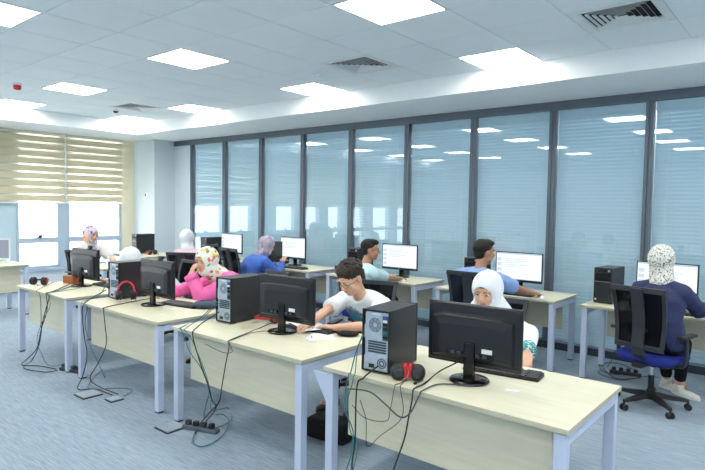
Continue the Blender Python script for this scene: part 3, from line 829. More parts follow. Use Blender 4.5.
chair(-4.20, 5.32, -4, 'black office chair with the young man in the mint T-shirt on it', .93)
chair(-6.52, 5.40, -8, 'office chair under the woman in the blue jacket')
chair(-7.58, 5.12, 36, 'black office chair of the woman in white headscarf and pale pink', .9)
chair(-7.03, 5.50, -60, 'empty office chair tipped sideways left of the blue-jacketed woman')
chair(-1.97, 4.00, 186, 'office chair of the woman in the white hijab, behind the nearest monitor', .92)
chair(-3.20, 4.02, 198, 'dark office chair behind the curly haired man\'s back', .93)
chair(-4.72, 4.02, 170, 'office chair of the girl in the pink hoodie', .9)
chair(-6.30, 4.02, 180, 'office chair of the girl in white who bows her head', .9)
chair(-9.28, 4.35, -90, 'office chair of the woman with her hand at her cheek', .84)

# ------------------------------------------------------------------ people
def blob(mb, voxel, sm=4, cuts=(), wrinkle=0.0, wscale=9.0, fine=0.0, fscale=60.0):
    me = mb.mesh('tmp', []); fix_normals(me)
    o = bpy.data.objects.new('tmp', me); COL.objects.link(o)
    r = o.modifiers.new('r', 'REMESH'); r.mode = 'VOXEL'; r.voxel_size = voxel; r.use_smooth_shade = True
    if sm:
        s_ = o.modifiers.new('s', 'SMOOTH'); s_.factor = .5; s_.iterations = sm
    ops = []
    for c in cuts:
        cm = c.mesh('cut', []); fix_normals(cm); co = bpy.data.objects.new('cut', cm); COL.objects.link(co); ops.append(co)
        b = o.modifiers.new('b', 'BOOLEAN'); b.operation = 'DIFFERENCE'; b.solver = 'EXACT'; b.object = co
    dg = bpy.context.evaluated_depsgraph_get(); dg.update()
    out = bpy.data.meshes.new_from_object(o.evaluated_get(dg))
    bpy.data.objects.remove(o); bpy.data.meshes.remove(me)
    for c in ops:
        m_ = c.data; bpy.data.objects.remove(c); bpy.data.meshes.remove(m_)
    if wrinkle or fine:
        ns = [v.normal.copy() for v in out.vertices]
        for v, n in zip(out.vertices, ns):
            d = 0
            if wrinkle:
                q = V((v.co.x*wscale, v.co.y*wscale, v.co.z*wscale*.55))
                d += wrinkle*(1-2*abs(noise.noise(q)))*.9
            if fine: d += fine*noise.noise(v.co*fscale)
            v.co += n*d
    out.polygons.foreach_set('use_smooth', [True]*len(out.polygons))
    out.update(); return out
def link_mesh(me, name, m, parent, off):
    me.name = name; me.materials.clear(); me.materials.append(m); me.transform(Matrix.Translation(-V(off)))
    o = bpy.data.objects.new(name, me); COL.objects.link(o); o.parent = parent; return o
def basis(f, upv=V((0, 0, 1))):
    f = V(f).normalized(); r_ = f.cross(upv).normalized(); u_ = r_.cross(f).normalized()
    return Matrix(((r_.x, f.x, u_.x), (r_.y, f.y, u_.y), (r_.z, f.z, u_.z)))
def ik(a, b_, l1, l2, hint):
    a, b_ = V(a), V(b_); d = b_-a; L = d.length
    if L > (l1+l2)*.995: b_ = a + d.normalized()*(l1+l2)*.995; d = b_-a; L = d.length
    x = (l1*l1-l2*l2+L*L)/(2*L); h = math.sqrt(max(l1*l1-x*x, 0)); dn = d.normalized()
    n = V(hint)-dn*V(hint).dot(dn)
    if n.length < 1e-4: n = V((0, 0, -1))
    return a+dn*x+n.normalized()*h, b_
def hand(mb, wrist, d, n, side, s=1.0, curl=.5):
    """palm plus five fingers. d = pointing direction, n = palm normal, side = +1 when the thumb is on +(d x n)"""
    d = V(d).normalized(); n = (V(n)-d*V(n).dot(d)).normalized(); t = d.cross(n).normalized()*side
    w_ = V(wrist)
    T = Matrix(((t.x, d.x, n.x), (t.y, d.y, n.y), (t.z, d.z, n.z)))
    mb.ell(w_+d*.048*s, (.040*s, .052*s, .016*s), T, 14, 8)
    mb.cone(w_-d*.01, w_+d*.03*s, .022*s, .020*s, 12, True)
    for k, (o, L) in enumerate(((.031, .068), (.0105, .078), (-.0105, .073), (-.030, .056))):
        p = w_+d*.084*s+t*o*s; sp = t*o*.35
        a1, a2, a3 = curl*.5, curl*1.3, curl*2.0
        for L_, a, r_ in ((L*.45, a1, .0088), (L*.30, a2, .0082), (L*.25, a3, .0074)):
            q = p+(d*math.cos(a)+n*math.sin(a)+sp*.6).normalized()*L_*s
            mb.cone(p, q, r_*s, (r_-.0007)*s, 8, True); p = q
    p = w_+d*.022*s+t*.030*s; q = p+(d*.75+t*.75+n*.25).normalized()*.045*s
    mb.cone(w_+d*.02*s+t*.015*s, p, .014*s, .013*s, 8, True); mb.cone(p, q, .0125*s, .0098*s, 8, True)
    mb.cone(q, q+(d*.97+t*.2+n*.3).normalized()*.032*s, .0098*s, .008*s, 8, True)

def person(label, pelvis, neck, head, face, wl, wr, cfg):
    s = cfg.get('s', 1.03); f0 = V(cfg['front']).normalized(); skin = M[cfg.get('skin', 'skin_light')]
    pelvis, neck, head = V(pelvis), V(neck), V(head)
    vox = cfg.get('vox', .0065)
    root = thing('person', label, 'person', (pelvis.x, pelvis.y, 0), 0)
    off = root.location.copy()
    rgt = f0.cross(V((0, 0, 1))).normalized(); up_ = (neck-pelvis).normalized(); fwd = up_.cross(rgt)*-1
    fwd = rgt.cross(up_)*-1 if rgt.cross(up_).dot(f0) < 0 else rgt.cross(up_)
    sw = cfg.get('sw', .175)*s
    chest = pelvis.lerp(neck, .72) - fwd*.01
    sh = {1: neck + rgt*sw - up_*.075*s + fwd*cfg.get('shf', .0), -1: neck - rgt*sw - up_*.075*s + fwd*cfg.get('shf', .0)}
    wr_ = {1: V(wr), -1: V(wl)}; el = {}
    for q in (1, -1):
        hint = cfg.get('elr' if q > 0 else 'ell', None)
        if hint is not None and len(hint) == 3 and cfg.get('elabs', False): el[q] = V(hint)
        else: el[q], wr_[q] = ik(sh[q], wr_[q], .29*s, .255*s, V(hint) if hint is not None else V((0, 0, -1))+rgt*q*.5-f0*.2)
    hips = {q: pelvis + rgt*q*.09*s - V((0, 0, .01)) for q in (1, -1)}
    feet = cfg.get('feet')
    kn, an = {}, {}
    for q in (1, -1):
        if feet: tgt = V(feet[0 if q < 0 else 1])
        else: tgt = hips[q]+f0*(.40+.02*q)*s+rgt*q*.04; tgt.z = .10
        kn[q], an[q] = ik(hips[q], tgt, .43*s, .42*s, V((0, 0, 1))+f0*.8)
    # torso sections along a slightly bent spine
    mid = pelvis.lerp(neck, .45) - fwd*cfg.get('slump', .035)
    def sect(c, rx, ry, u):
        fr_ = rgt.cross(u); fr_ = fr_ if fr_.dot(f0) > 0 else -fr_
        return [c + rgt*math.cos(2*PI*i/28)*rx + fr_*math.sin(2*PI*i/28)*ry for i in range(28)]
    fat = cfg.get('fat', 1.0)
    def torso(g_, top=True):
        R_ = []
        for t, rx, ry in ((-.12, .12, .08), (-.06, .165, .112), (.04, .172, .122), (.25, .152, .112), (.45, .150, .105), (.62, .168, .115), (.76, .172, .112), (.87, .150, .095), (.95, .095, .07), (1.02, .058, .056)):
            a = pelvis.lerp(mid, t/.45) if t < .45 else mid.lerp(neck, (t-.45)/.55)
            R_.append(sect(a, (rx*fat if t < .8 else rx)*s*(sw/(.175*s))**.6+g_, ry*fat*s+g_, up_))
        return R_
    # ---- the body: one continuous surface with head, arms, hands, legs
    B = MB(); B.loft(torso(-.012))
    HB = basis(face); hs_ = s*cfg.get('hs', 1.0)
    def hp(x, y, z): return head + HB @ V((x, y, z))*hs_
    def hell(mb, c, r, nu=20, nv=14): mb.ell(hp(*c), [k*hs_ for k in r], HB, nu, nv)
    hell(B, (0, -.012, .032), (.077, .096, .088), 28, 18)
    hell(B, (0, .028, -.030), (.060, .062, .075), 24, 16)
    hell(B, (0, .050, -.078), (.034, .034, .028))
    for q in (1, -1):
        hell(B, (q*.036, .058, -.018), (.026, .026, .028)); hell(B, (q*.052, .01, -.045), (.018, .034, .035))
        hell(B, (q*.080, -.010, .0), (.009, .020, .032)); hell(B, (q*.034, .078, .036), (.030, .012, .009))
    B.cone(hp(0, .080, .022), hp(0, .103, -.016), .0075*hs_, .0125*hs_, 12, True)
    for q in (1, -1): hell(B, (q*.010, .094, -.022), (.008, .010, .007))
    hell(B, (0, .084, -.046), (.022, .010, .0055)); hell(B, (0, .081, -.056), (.019, .010, .006))
    B.cone(neck - up_*.05, head + HB @ V((0, -.015, -.05))*hs_, .060*s, .050*s, 18, True)
    for q in (1, -1):
        B.cone(neck - up_*.035 + rgt*q*.03, sh[q], .052*s, .048*s, 14, True)
        B.cone(sh[q], el[q], .046*s, .036*s, 14, True); B.cone(el[q], el[q].lerp(wr_[q], .35), .037*s, .035*s, 14, True)
        B.cone(el[q].lerp(wr_[q], .35), wr_[q], .035*s, .023*s, 14, True)
        hd = cfg.get('hdr' if q > 0 else 'hdl') or (wr_[q]-el[q])
        pn = cfg.get('pnr' if q > 0 else 'pnl') or V((0, 0, -1))
        # right hand, palm down: thumb lies to the left of the pointing direction
        hand(B, wr_[q], hd, pn, 1 if q > 0 else -1, s, cfg.get('curl', .45))
        B.cone(hips[q], kn[q], .078*s, .052*s, 14, True); B.cone(kn[q], kn[q].lerp(an[q], .35), .053*s, .052*s, 14, True); B.cone(kn[q].lerp(an[q], .35), an[q], .052*s, .034*s, 14, True)
        B.cone(an[q], an[q]-V((0, 0, .04))+f0*.12, .034*s, .026*s, 12, True)
    link_mesh(blob(B, vox, 2), 'body', skin, root, off)
    # ---- face details
    if cfg.get('face', True):
        body = [c for c in root.children][0]
        for q in (1, -1):
            e = MB(); hell(e, (q*.031, .0735, .012), (.0130, .0068, .0055), 14, 8)
            eo = e.build('eye', M['eye_white'], root, smooth=True); eo.data.transform(Matrix.Translation(-off))
            e = MB(); hell(e, (q*.031, .0795, .0105), (.0072, .0030, .0064), 12, 8)
            i_ = e.build('iris', M['iris'], eo, smooth=True); i_.data.transform(Matrix.Translation(-off))
            e = MB(); e.tube([hp(q*.014, .0885, .030), hp(q*.030, .0895, .036), hp(q*.048, .077, .031)], .0030*hs_, 6)
            b_ = e.build('eyebrow', M['brow'], root); b_.data.transform(Matrix.Translation(-off))
        e = MB(); hell(e, (0, .087, -.047), (.021, .0085, .0048), 14, 8); hell(e, (0, .084, -.055), (.018, .0085, .0055), 14, 8)
        l_ = e.build('lips', M['lips'], root, smooth=True); l_.data.transform(Matrix.Translation(-off))
    # ---- top
    gap = cfg.get('gap', .010); Tm = MB(); Tm.loft(torso(gap))
    sl = cfg.get('sleeve', 'long')
    for q in (1, -1):
        Tm.cone(neck - up_*.030 + rgt*q*.025, sh[q] + up_*.008, .050*s+gap, .050*s+gap, 16, True)
        if sl == 'long':
            Tm.cone(sh[q], el[q], .052*s+gap, .045*s+gap, 16, True); e2 = el[q].lerp(wr_[q], .90)
            Tm.cone(el[q], e2, .045*s+gap, .031*s+gap, 16); Tm.ell(el[q], .045*s+gap)
        else:
            e2 = sh[q].lerp(el[q], .74); Tm.ell(sh[q], .053*s+gap); Tm.cone(sh[q], e2, .054*s+gap, .056*s+gap, 18)
    cloth = link_mesh(blob(Tm, .009, 5, (), cfg.get('wr', .006), 11), cfg.get('top_name', 'shirt'), M[cfg['top']], root, off)
    for q in (1, -1):
        if cfg.get('cuff'):
            c0, c1 = el[q].lerp(wr_[q], .72), el[q].lerp(wr_[q], .97)
            cf = MB().cone(c0, c1, .038*s+gap+.003, .044*s+gap, 20).build('cuff', M[cfg['cuff']], cloth, smooth=True); cf.data.transform(Matrix.Translation(-off))
    if cfg.get('collar'):
        c = MB(); n_ = neck - up_*.015
        rings = []
        for (r_, h_) in ((.070, -.01), (.076, .020+.022*(cfg['collar']-1)), (.084, .017+.022*(cfg['collar']-1)), (.090, -.014)):
            rings.append([n_ + (rgt*math.cos(2*PI*i/24)+fwd*math.sin(2*PI*i/24))*r_*s + up_*h_ for i in range(24)])
        co = c.loft(rings, False).build('collar', M[cfg['top']], cloth, smooth=True); co.data.transform(Matrix.Translation(-off))
    # ---- trousers and shoes
    P = MB(); P.loft(torso(gap-.004)[:4])
    for q in (1, -1):
        P.cone(hips[q], kn[q], .084*s, .060*s, 16, True); P.cone(kn[q], an[q].lerp(kn[q], .12), .060*s, .046*s, 16)
    link_mesh(blob(P, .010, 4, (), .004, 12), cfg.get('low_name', 'trousers'), M[cfg.get('low', 'jeans_black')], root, off)
    for q in (1, -1):
        fd = V(cfg.get('toe', f0)).normalized(); A = V((an[q].x, an[q].y, max(an[q].z, .09))); z0 = A.z-.095
        F = basis(V((fd.x, fd.y, 0)))
        sh_ = MB(); g0 = A - V((0, 0, .06))
        sh_.ell(g0 - F @ V((0, .01, 0)), (.038, .055, .042), F); sh_.ell(g0 + F @ V((0, .09, -.008)), (.043, .085, .030), F); sh_.cone(A-V((0, 0, .05)), A+V((0, 0, .0)), .045, .043, 16)
        sh_.ell(g0 + F @ V((0, .14, -.012)), (.044, .055, .024), F)
        so_ = link_mesh(blob(sh_, .006, 3), 'shoe', M[cfg.get('shoe', 'shoe_dark')], root, off)
        sl_ = MB(); pts = []
        for i in range(28):
            a = 2*PI*i/28; yy = .065+.138*math.sin(a); xx = .043*math.cos(a)*(1+.12*math.sin(a)); pts.append((xx, yy))
        q0 = [g0+F @ V((x_, y_, -.036)) for x_, y_ in pts]; q1 = [g0+F @ V((x_*1.03, y_, -.018)) for x_, y_ in pts]
        sl_.loft([q0, q1]); s3 = sl_.build('sole', M['white_plastic' if cfg.get('shoe') == 'sneaker' else 'black_plastic'], so_, smooth=False); s3.data.transform(Matrix.Translation(-off))
    # ---- hair or scarf
    if cfg.get('hijab'):
        Hj = MB(); k = cfg.get('vol', 1.0)
        hell(Hj, (0, -.016, .026), (.093*k, .115*k, .112*k), 28, 18)
        hell(Hj, (0, .018, -.055), (.082, .085, .085), 24, 16)
        hell(Hj, (0, -.02, -.05), (.080, .085, .085), 24, 16)
        Hj.cone(hp(0, .0, -.06), neck + fwd*.005, .088*s, .094*s, 20, True)
        dr = cfg.get('drape', 'short')
        if dr == 'tucked':
            Hj.cone(neck, neck-up_*.02, .096*s, .085*s, 18, True)
        elif dr == 'short':
            Hj.cone(neck+fwd*.01, neck-up_*.07+fwd*.05, .085*s, .085*s, 20, True)
            Hj.ell(neck-up_*.05+fwd*.03, (.125*s, .105*s, .07*s), Matrix((rgt, fwd, up_)).transposed())
        else:
            rings = []
            for t, rx, ry, fo in ((.12, .112, .108, .01), (.04, .165, .12, .01), (-.05, .19, .125, .01), (-.12, .235, .14, .01), (-.22, .25, .155, .015), (-.36, .262, .165, .03), (-.42, .255, .16, .03)):
                rings.append(sect(neck+up_*t*s+fwd*fo, rx*s, ry*s, up_))
            Hj.loft(rings)
        cut = MB(); cut.ell(hp(0, .135, -.010), (cfg.get('open', .068)*hs_, .112*hs_, .090*hs_), HB, 32, 22)
        link_mesh(blob(Hj, .0085, 5, (cut,), cfg.get('hwr', .0045), 14), 'headscarf', M[cfg['hijab']], root, off)
        if cfg.get('fringe'):
            fh = MB(); hell(fh, (0, .012, .070), (.056, .074, .040)); link_mesh(blob(fh, .007, 3), 'hair', M['hair_brown'], root, off)
    else:
        Hr = MB(); st_ = cfg.get('hair', 'short')
        if st_ == 'curly':
            hell(Hr, (0, -.022, .062), (.088, .100, .080), 28, 18); hell(Hr, (0, .035, .100), (.066, .052, .036)); hell(Hr, (0, -.055, .01), (.076, .060, .075))
            rnd = random.Random(3)
            for _ in range(120):
                a, b_ = rnd.uniform(0, 2*PI), rnd.uniform(.05, 1)
                x_, y_, z_ = .084*math.cos(a)*math.sqrt(1-b_*b_), .098*math.sin(a)*math.sqrt(1-b_*b_)-.022, .062+.082*b_
                if y_ > .045 and z_ < .09: continue
                hell(Hr, (x_, y_, z_), (.013, .013, .013), 8, 6)
            m_ = blob(Hr, .005, 1, (), .0, 1, .006, 70)
        else:
            hell(Hr, (0, -.024, .052), (.082, .093, .078), 28, 18); hell(Hr, (0, -.050, .005), (.072, .055, .070)); hell(Hr, (0, .030, .096), (.060, .050, .026))
            if st_ == 'top': hell(Hr, (0, .012, .100), (.072, .075, .036)); hell(Hr, (0, -.03, .05), (.086, .094, .085))
            m_ = blob(Hr, .006, 2, (), 0, 1, .0025, 120)
        link_mesh(m_, 'hair', M[cfg.get('haircol', 'hair_black')], root, off)
    if cfg.get('glasses'):
        g_ = MB()
        for q in (1, -1):
            loop = [hp(q*.032+.023*math.cos(2*PI*i/20), .0975-.010*abs(math.cos(2*PI*i/20))*(1 if math.cos(2*PI*i/20)*q > 0 else 0), .008+.016*math.sin(2*PI*i/20)) for i in range(21)]
            g_.tube(loop, .0016, 6); g_.tube([hp(q*.055, .088, .014), hp(q*.078, .06, .016), hp(q*.083, -.015, .012)], .0018, 6)
        g_.tube([hp(-.010, .099, .012), hp(.010, .099, .012)], .0018, 6)
        go = g_.build('eyeglasses', M['gloss_black' if cfg['glasses'] == 1 else 'dark_grey'], root, smooth=True); go.data.transform(Matrix.Translation(-off))
    return root, dict(neck=neck, rgt=rgt, fwd=fwd, up=up_, off=off, cloth=cloth, pelvis=pelvis, mid=mid, chest=chest)

NEG = V((0, -1, 0)); POS = V((0, 1, 0))
# front row, facing the camera side
person('woman in a white hijab looking down at the monitor on the nearest desk', (-1.93, 4.0, .57), (-1.86, 3.82, .93), (-1.845, 3.745, 1.10), (.06, -.95, -.24),
       (-1.40, 3.42, .80), (-1.74, 3.34, .80),
       dict(front=(.05, -1, 0), top='white_cloth', top_name='blouse', cuff='teal_cuff', hijab='white_cloth', drape='long', sw=.165, face=True, hwr=.006, vol=1.03, curl=.4, hs=1.07,
            ell=(-1.50, 3.70, .86), elr=(-2.15, 3.62, .86), elabs=True, fringe=True, open=.076))
_, pm = person('curly haired man with glasses and a printed white T-shirt leaning over the desk', (-2.98, 3.99, .57), (-2.90, 3.60, .965), (-2.86, 3.43, 1.125), (-.10, -.84, -.52),
       (-2.80, 3.16, .79), (-3.00, 3.06, .79),
       dict(front=(-.05, -1, 0), top='white_cotton', top_name='t_shirt', sleeve='short', skin='skin_light', hair='curly', haircol='hair_brown', glasses=2, sw=.20, fat=1.05, vox=.006, s=1.05,
            elr=(-1, .1, -.5), ell=(1, .3, -.3), hdl=(-1, -.25, 0), hdr=(.3, -1, -.05), gap=.014, hs=1.04))
cp = pm['neck'] + pm['rgt']*.03 - pm['up']*.15 + pm['fwd']*.11 - pm['off']
pm['cloth'].data.materials[0] = printed_tee((cp.x, cp.y, cp.z))
person('girl in a pink hoodie and floral headscarf, chin on her fist', (-4.78, 4.0, .57), (-4.79, 3.62, .955), (-4.80, 3.46, 1.115), (.10, -.97, -.16),
       (-4.90, 3.34, .985), (-5.08, 3.10, .785),
       dict(front=(-.40, -.92, 0), top='pink', top_name='hoodie', hijab='floral', drape='tucked', sw=.165, wr=.012, gap=.024, s=1.06, ell=(.25, -.25, -1.0), hdl=(.35, .25, .9), pnl=(.2, .9, -.2), curl=1.3, cuff='pink', open=.074, hs=1.0,
            elr=(-.6, .3, -.8), fringe=True, vol=1.05))
person('girl in white with a white headscarf bowing low over her desk', (-6.20, 3.98, .57), (-6.19, 3.62, .92), (-6.19, 3.42, 1.03), (.05, -.45, -.9),
       (-6.02, 3.20, .79), (-6.38, 3.20, .79),
       dict(front=(0, -1, 0), top='white_cloth', top_name='blouse', hijab='white_cloth', drape='short', sw=.165, vol=1.12, vox=.009))
person('woman in pale grey and lilac scarf, hand at her cheek by the window', (-9.26, 4.36, .57), (-9.10, 4.32, .975), (-9.03, 4.30, 1.165), (.95, .22, -.16),
       (-8.35, 4.36, .80), (-8.90, 4.16, 1.06),
       dict(front=(1, 0, 0), top='pale_grey', top_name='coat', hijab='lilac_scarf', drape='tucked', sw=.18, vox=.009, elr=(.1, -.3, -1), hdr=(-.1, .15, 1), pnr=(-.9, .3, .1), curl=.9, s=1.08, gap=.02, vol=1.06))
# back row, facing the glass
person('woman in white headscarf and pale pink top seen from behind', (-7.62, 5.14, .57), (-7.74, 5.22, .965), (-7.80, 5.26, 1.135), (-.35, .93, -.12),
       (-8.15, 5.85, .79), (-7.85, 5.90, .79),
       dict(front=(-.5, .85, 0), top='pale_pink', top_name='blouse', hijab='white_cloth', drape='tucked', sw=.17, vox=.009, s=1.06, vol=1.08))
person('woman in a blue jacket and mauve headscarf leaning over her keyboard', (-6.50, 5.42, .57), (-6.38, 5.55, .945), (-6.30, 5.60, 1.095), (.45, .80, -.38),
       (-6.42, 5.95, .80), (-6.27, 5.90, .84),
       dict(front=(.2, 1, 0), top='royal_blue', top_name='jacket', hijab='mauve_scarf', drape='tucked', sw=.18, vox=.008, s=1.05, gap=.018, fat=1.1, vol=1.04, slump=.06))
person('young man with glasses in a mint T-shirt working at the glass wall', (-4.30, 5.28, .57), (-4.28, 5.40, .985), (-4.235, 5.44, 1.165), (.80, .60, -.10),
       (-4.40, 5.96, .79), (-4.12, 5.92, .79),
       dict(front=(.30, .95, 0), top='mint', top_name='t_shirt', sleeve='short', skin='skin_tan', hair='top', glasses=1, sw=.185, s=1.06, elr=(.6, -.3, -.9), gap=.014, curl=.4))
person('man with cropped black hair in a light blue shirt, back to the camera', (-2.80, 5.28, .58), (-2.73, 5.37, 1.055), (-2.715, 5.42, 1.235), (.55, .83, -.10),
       (-2.85, 5.96, .80), (-2.34, 5.93, .79),
       dict(front=(.10, 1, 0), top='sky_shirt', top_name='shirt', skin='skin_tan', hair='top', sw=.21, s=1.10, fat=1.22, elr=(.9, -.3, -.6), sleeve='short', collar=1, gap=.016, curl=.4, wr=.009))
person('woman in a navy jacket and black speckled white headscarf at the right', (-1.02, 5.40, .58), (-1.06, 5.46, 1.085), (-1.07, 5.50, 1.268), (.30, .94, -.14),
       (-1.30, 5.98, .84), (-.76, 5.92, .86),
       dict(front=(.16, 1, 0), top='navy', top_name='jacket', hijab='speckled', drape='tucked', sw=.170, s=1.03, gap=.018, elr=(.2, -.4, -.9), collar=2, vol=1.05, fat=1.0, wr=.008,
            low='jeans_black', shoe='sneaker', feet=((-1.10, 6.08, .10), (-.97, 5.95, .10)), toe=(.75, -.35, 0), vox=.006))

# ------------------------------------------------------------------ cables
CAB = {
'D4teal':[(-2.021,2.53,0.957),(-2.039,2.5,0.866),(-2.022,2.42,0.753),(-2.049,2.42,0.632),(-2.04,2.42,0.536),(-1.969,2.4,0.445),(-1.948,2.36,0.334),(-1.955,2.32,0.217),(-2.023,2.467,0.012),(-2.082,2.343,0.012)],
'D4teal2':[(-2.006,2.53,0.971),(-2.025,2.5,0.892),(-1.999,2.42,0.701),(-2.035,2.43,0.604),(-2.016,2.43,0.435),(-1.963,2.43,0.364),(-1.924,2.35,0.261),(-2.075,2.422,0.012),(-2.2,2.386,0.012)],
'D4blk':[(-1.916,2.55,0.798),(-1.945,2.45,0.768),(-1.956,2.42,0.727),(-1.96,2.41,0.627),(-1.954,2.4,0.404),(-1.931,2.35,0.258),(-1.998,2.49,0.012)],
'D4mon':[(-1.493,2.75,0.872),(-1.674,2.826,0.758),(-1.617,2.576,0.758),(-1.602,2.43,0.706),(-1.617,2.42,0.599),(-1.633,2.41,0.492),(-1.683,2.38,0.299),(-1.816,2.507,0.012)],
'D4mon2':[(-1.412,2.696,0.758),(-1.548,2.616,0.758),(-1.536,2.449,0.758),(-1.572,2.44,0.721),(-1.606,2.42,0.639),(-1.668,2.42,0.602),(-1.767,2.42,0.648),(-1.87,2.42,0.69),(-1.998,2.42,0.678),(-2.042,2.42,0.668)],
'D4thin':[(-1.737,2.59,0.757),(-1.641,2.44,0.737),(-1.655,2.42,0.605),(-1.796,2.42,0.465),(-1.884,2.42,0.384),(-1.894,2.42,0.527),(-1.939,2.42,0.629),(-1.963,2.42,0.737)],
'D4thin2':[(-1.712,2.613,0.757),(-1.731,2.44,0.749),(-1.733,2.42,0.623),(-1.758,2.42,0.557),(-1.902,2.42,0.537),(-1.996,2.42,0.587)],
'D3blk':[(-3.647,2.75,0.85),(-3.809,2.734,0.757),(-3.641,2.532,0.757),(-3.504,2.42,0.692),(-3.416,2.41,0.563),(-3.306,2.4,0.421),(-3.231,2.38,0.335),(-3.172,2.37,0.295),(-3.646,2.639,0.012),(-3.536,2.47,0.012)],
'D3teal':[(-3.675,2.77,0.94),(-3.939,2.778,0.757),(-3.567,2.42,0.756),(-3.539,2.41,0.614),(-3.403,2.41,0.521),(-3.294,2.4,0.387),(-3.301,2.38,0.283),(-3.71,2.666,0.012),(-3.663,2.796,0.012),(-3.486,2.728,0.012),(-3.309,2.526,0.012),(-3.257,2.341,0.012),(-3.376,2.325,0.012),(-3.574,2.488,0.012)],
'D3teal2':[(-3.675,2.77,0.916),(-4.01,2.888,0.757),(-3.833,2.656,0.757),(-3.529,2.42,0.703),(-3.355,2.41,0.502),(-3.27,2.4,0.357),(-3.177,2.34,0.288),(-3.737,2.913,0.012),(-3.508,2.764,0.012),(-3.474,2.578,0.012),(-3.601,2.569,0.012)],
'D3mon':[(-3.085,2.9,0.86),(-3.311,2.903,0.757),(-3.195,2.594,0.757),(-3.097,2.42,0.726),(-3.129,2.42,0.615),(-3.159,2.41,0.45),(-3.179,2.4,0.328),(-3.238,2.36,0.247),(-3.618,2.554,0.012),(-3.485,2.417,0.012)],
'D3mon2':[(-3.135,2.878,0.757),(-3.217,2.752,0.757),(-2.961,2.43,0.761),(-3.065,2.42,0.697),(-3.174,2.42,0.677),(-3.37,2.42,0.7),(-3.494,2.43,0.736)],
'D2blk':[(-5.469,2.75,0.828),(-5.604,2.704,0.757),(-5.325,2.483,0.757),(-5.271,2.42,0.677),(-5.235,2.42,0.467),(-5.178,2.42,0.289),(-5.24,2.41,0.091),(-5.114,2.306,0.012),(-5.004,2.408,0.012),(-4.738,2.431,0.012)],
'D2teal':[(-5.469,2.75,0.868),(-5.584,2.725,0.757),(-5.113,2.393,0.757),(-5.213,2.42,0.564),(-5.118,2.42,0.393),(-4.968,2.42,0.264),(-4.801,2.4,0.157),(-5.526,2.732,0.012),(-5.077,2.379,0.012),(-4.88,2.561,0.012),(-4.736,2.617,0.012),(-4.638,2.488,0.012)],
'D2mon':[(-5.106,3.036,0.757),(-5.024,2.709,0.757),(-4.817,2.43,0.763),(-4.835,2.42,0.62),(-4.819,2.42,0.444),(-4.987,2.42,0.233),(-5.102,2.41,0.092),(-5.066,2.466,0.012),(-4.725,2.479,0.012)],
'D1blk':[(-6.497,2.906,0.757),(-6.235,2.631,0.757),(-5.919,2.42,0.753),(-6.041,2.42,0.595),(-6.194,2.42,0.366),(-6.301,2.42,0.158),(-6.514,2.41,0.012),(-6.285,2.267,0.012),(-6.116,2.376,0.012),(-5.891,2.439,0.012)],
'D1blk2':[(-6.613,2.902,0.757),(-6.263,2.602,0.757),(-5.99,2.42,0.724),(-6.142,2.42,0.478),(-6.249,2.42,0.199),(-6.408,2.41,0.012),(-6.157,2.239,0.012),(-5.864,2.324,0.012),(-5.841,2.438,0.012)],
'D1blk3':[(-6.899,2.845,0.757),(-6.576,2.595,0.757),(-6.209,2.42,0.73),(-6.189,2.42,0.555),(-6.219,2.43,0.381)],
'D1teal':[(-6.235,2.843,0.757),(-5.714,2.43,0.795),(-5.969,2.42,0.645),(-6.141,2.41,0.459),(-6.272,2.41,0.25),(-6.126,2.4,0.12),(-6.043,2.444,0.012),(-6.008,2.629,0.012),(-5.803,2.619,0.012)],
'backcable':[(-1.609,6.4,0.524),(-1.565,6.3,0.304),(-1.874,7.156,0.012),(-1.781,6.328,0.012),(-1.62,6.182,0.012),(-1.459,6.428,0.012),(-1.664,6.649,0.012),(-1.813,6.509,0.012),(-1.557,6.055,0.012),(-1.366,6.232,0.012)],
'backcable2':[(-1.649,6.4,0.54),(-1.616,6.35,0.286),(-1.739,6.471,0.012),(-1.751,6.156,0.012),(-1.5,6.018,0.012),(-1.321,6.365,0.012),(-1.213,6.374,0.012)],
}
CL = {'D4teal': ('cable_teal', .0035, 'teal network cable looping down the front of the nearest desk'),
'D4teal2': ('cable_teal', .003, 'thinner teal cable hanging beside the left leg of the nearest desk'),
'D4blk': ('cable_black', .0045, 'thick black power cable dropping from the nearest tower'),
'D4mon': ('cable_black', .0042, 'black cable from the nearest monitor stand down to the floor'),
'D4mon2': ('cable_grey', .0042, 'grey cable sagging in a wide arc across the nearest desk panel'),
'D4thin': ('cable_black', .002, 'thin black headset wire hanging in a long V below the nearest headset'),
'D4thin2': ('cable_black', .002, 'thin black wire sagging low across the left of the nearest desk panel'),
'D3blk': ('cable_black', .0045, 'thick black cable hanging left of the curly haired man\'s desk panel'),
'D3teal': ('cable_teal', .0035, 'teal cable coiling into a large ring on the carpet'),
'D3teal2': ('cable_teal', .003, 'teal cable ending in a small loop beside the power strip'),
'D3mon': ('cable_black', .004, 'black monitor cable bent over the edge of the curly haired man\'s desk'),
'D3mon2': ('cable_grey', .0025, 'thin grey cable sagging just under the edge of the curly haired man\'s desk'),
'D2blk': ('cable_black', .0045, 'black cable at the left corner of the pink hoodie girl\'s desk'),
'D2teal': ('cable_teal', .0035, 'teal cable winding on the carpet between the two far left desks'),
'D2mon': ('cable_black', .004, 'black monitor cable hanging over the pink hoodie girl\'s desk panel'),
'D1blk': ('cable_black', .0045, 'black cable hanging furthest left before the brown box desk'),
'D1blk2': ('cable_black', .0045, 'black cable twisting beside the leftmost one under the far desk'),
'D1blk3': ('cable_black', .003, 'short black wire hanging from the leftmost red headset'),
'D1teal': ('cable_teal', .003, 'teal cable trailing from the far left desk to the carpet'),
'backcable': ('cable_black', .004, 'black cable heaped on the carpet left of the navy woman\'s chair'),
'backcable2': ('cable_grey', .0035, 'grey cable running on the carpet towards the navy woman\'s chair')}
